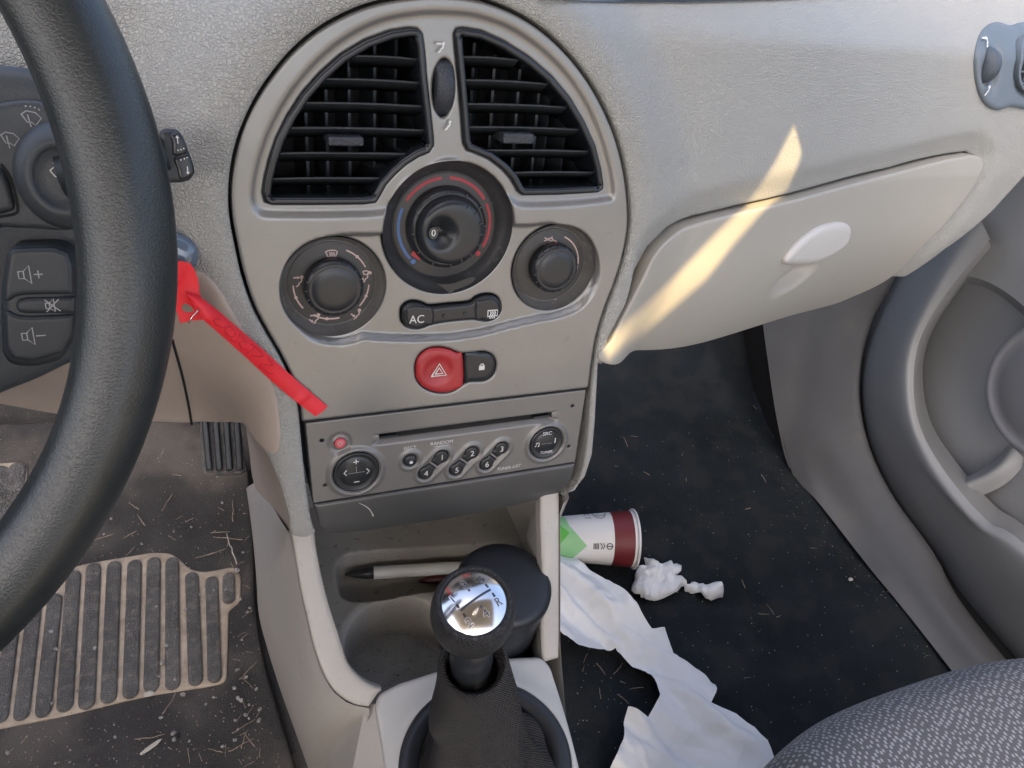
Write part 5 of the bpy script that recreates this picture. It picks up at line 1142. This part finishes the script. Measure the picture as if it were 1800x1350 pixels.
scatter(ST(70), rnd_in(low_zone, 22, .5, 1.2), 'small grey pebble on the mat below the heel pad', 'pebble', 'pebbles below the heel pad', True)
scatter(ST(80), rnd_in(top_zone, 14, .4, 1.1), 'small grey pebble on the mat above the heel pad', 'pebble', 'pebbles above the heel pad', True)
lt_ = twig(.045, .0009, 99, 'leaf'); q = P(407, 965, z=.014); lt_.name = 'long_straw'; lt_.location = (q[0], q[1], .014); lt_.rotation_euler = (0, 0, 1.75); tag(lt_, 'longest pale straw standing out at the top right corner of the heel pad', 'straw')
pz = [(1075,670),(1300,610),(1400,900),(1600,1120),(1350,1240),(1180,1130),(1290,1040),(1140,900),(1060,860)]
scatter([lambda k: twig(.016, .0006, 21), lambda k: twig(.020, .0005, 22), lambda k: twig(.009, .0006, 23)], rnd_in(pz, 18, .5, 1.1) + rnd_in([(990,1150),(1100,1150),(1130,1200),(1070,1330),(1030,1340)], 8, .5, 1), 'short dry straw lying on the black passenger carpet', 'straw', 'dry straws on the passenger carpet', False)
fk_ = stone(.0055, 31, 'leaf', .25); q = P(265, 1312, z=.012); fk_.name = 'dry_leaf'; fk_.location = (q[0], q[1], .010); fk_.scale = (2.0, .5, .8); fk_.rotation_euler = (0, 0, .5); tag(fk_, 'pale dry leaf fragment below the ribbed heel pad', 'leaf')
w1 = stone(.004, 32, 'leaf', .5); q = P(262, 1220, z=.012); w1.name = 'stone_chip'; w1.location = (q[0], q[1], .012); tag(w1, 'white stone chip at the lower edge of the heel pad', 'stone')
w2 = stone(.0035, 33, 'leaf', .5); q = P(1494, 1020, z=.002); w2.name = 'paper_scrap'; w2.location = (q[0], q[1], .003); tag(w2, 'tiny pale scrap on the black carpet near the sill', 'paper scrap')
def crumbs(name, spots, z0, m, label, driver):
    mb = MB()
    for px, py, s_ in spots:
        q = P(px, py, z=z0); q[2] = floor_z(q[0], q[1], driver) + .0003; r = s_
        u = rng.normal(size=3); u /= np.linalg.norm(u); w_ = np.cross(u, V(0, 0, 1)); w_ /= np.linalg.norm(w_) + 1e-9
        mb.add([q + u * r, q - u * r * .6, q + w_ * r * .7, q - w_ * r * .7, q + V(0, 0, r * .6), q - V(0, 0, r * .3)], [(0, 2, 4), (2, 1, 4), (1, 3, 4), (3, 0, 4), (2, 0, 5), (1, 2, 5), (3, 1, 5), (0, 3, 5)])
    o = mb.build(name, m, None, smooth=False); tag(o, label, 'crumbs', None, 'stuff')
crumbs('crumbs', rnd_in([(990,660),(1300,590),(1400,840),(1650,1160),(1360,1290),(1000,1340),(990,880)], 420, .0003, .0011), .002, D['leaf'], 'fine pale crumbs sprinkled over the black passenger carpet', False)
crumbs('edge_grit', rnd_in([(1330,770),(1400,850),(1660,1160),(1610,1160),(1370,880),(1320,800)], 90, .0004, .0014), .002, D['twig'], 'grit gathered along the carpet edge beside the sill', False)
crumbs('grit', rnd_in([(0,760),(430,850),(440,1060),(500,1350),(0,1350)], 1100, .0003, .0012), .01, D['twig'], 'fine grit and dust scattered over the driver mat', True)
q0 = [P(632, 888, t=.515), P(645, 892, t=.515), P(655, 906, t=.512)]
h_ = [CS_.px(631, 884, .0012), CS_.px(641, 889, .0014), CS_.px(650, 896, .0016), CS_.px(656, 907, .0014)]
tag(mk('dry_straw', *tube_geo(cr(np.array(h_), 14, False), np.linspace(.0002, .0006, 14), 6), D['leaf']), 'tiny pale straw stuck to the trim under the radio', 'straw')

# ================================================================== DRIVER'S SEAT (unseen, added to bounce warm sunlight forward)
ds_ = thing('unseen_driver_seat', 'unseen grey driver seat added to bounce warm sunlight', 'car seat', V(-.3, -.3, 0))
box('cushion', (-.58, -.62, .12), (-.08, -.02, .30), D['seatp'], ds_); box('backrest', (-.58, -.78, .12), (-.08, -.64, .90), D['seatp'], ds_)
# ================================================================== UNSEEN ROOF ADDED TO BLOCK THE SUN, SLOT CUT FOR THE STREAK
roof_z = 1.22
def streak_hole():  # slot shaped by projecting the wanted sun streak up to the roof
    px = [(1398,214),(1411,262),(1392,322),(1340,372),(1290,428),(1240,492),(1180,545),(1120,594),(1067,633),(1062,612),(1080,585),(1130,540),(1200,470),(1262,405),(1318,352),(1362,285)]
    p = DS.pt(DS.ab(px)); t = (roof_z - p[:, 2]) / SUN_DIR[2]; q = p + SUN_DIR * t[:, None]; return q[:, :2]
SH = streak_hole()
RS = Surf((0, 0, roof_z), (1, 0, 0), (0, 1, 0), (0, 0, -1))
rv, rff = patch_geo(np.array([(-.98, -.86), (.76, -.86), (.76, .26), (-.98, .26)]), RS, holes=[SH], step=.2, wall=.004)
tag(mk('sun_blocker_roof', rv, rff, D['head'], None, smooth=False), kind='structure')
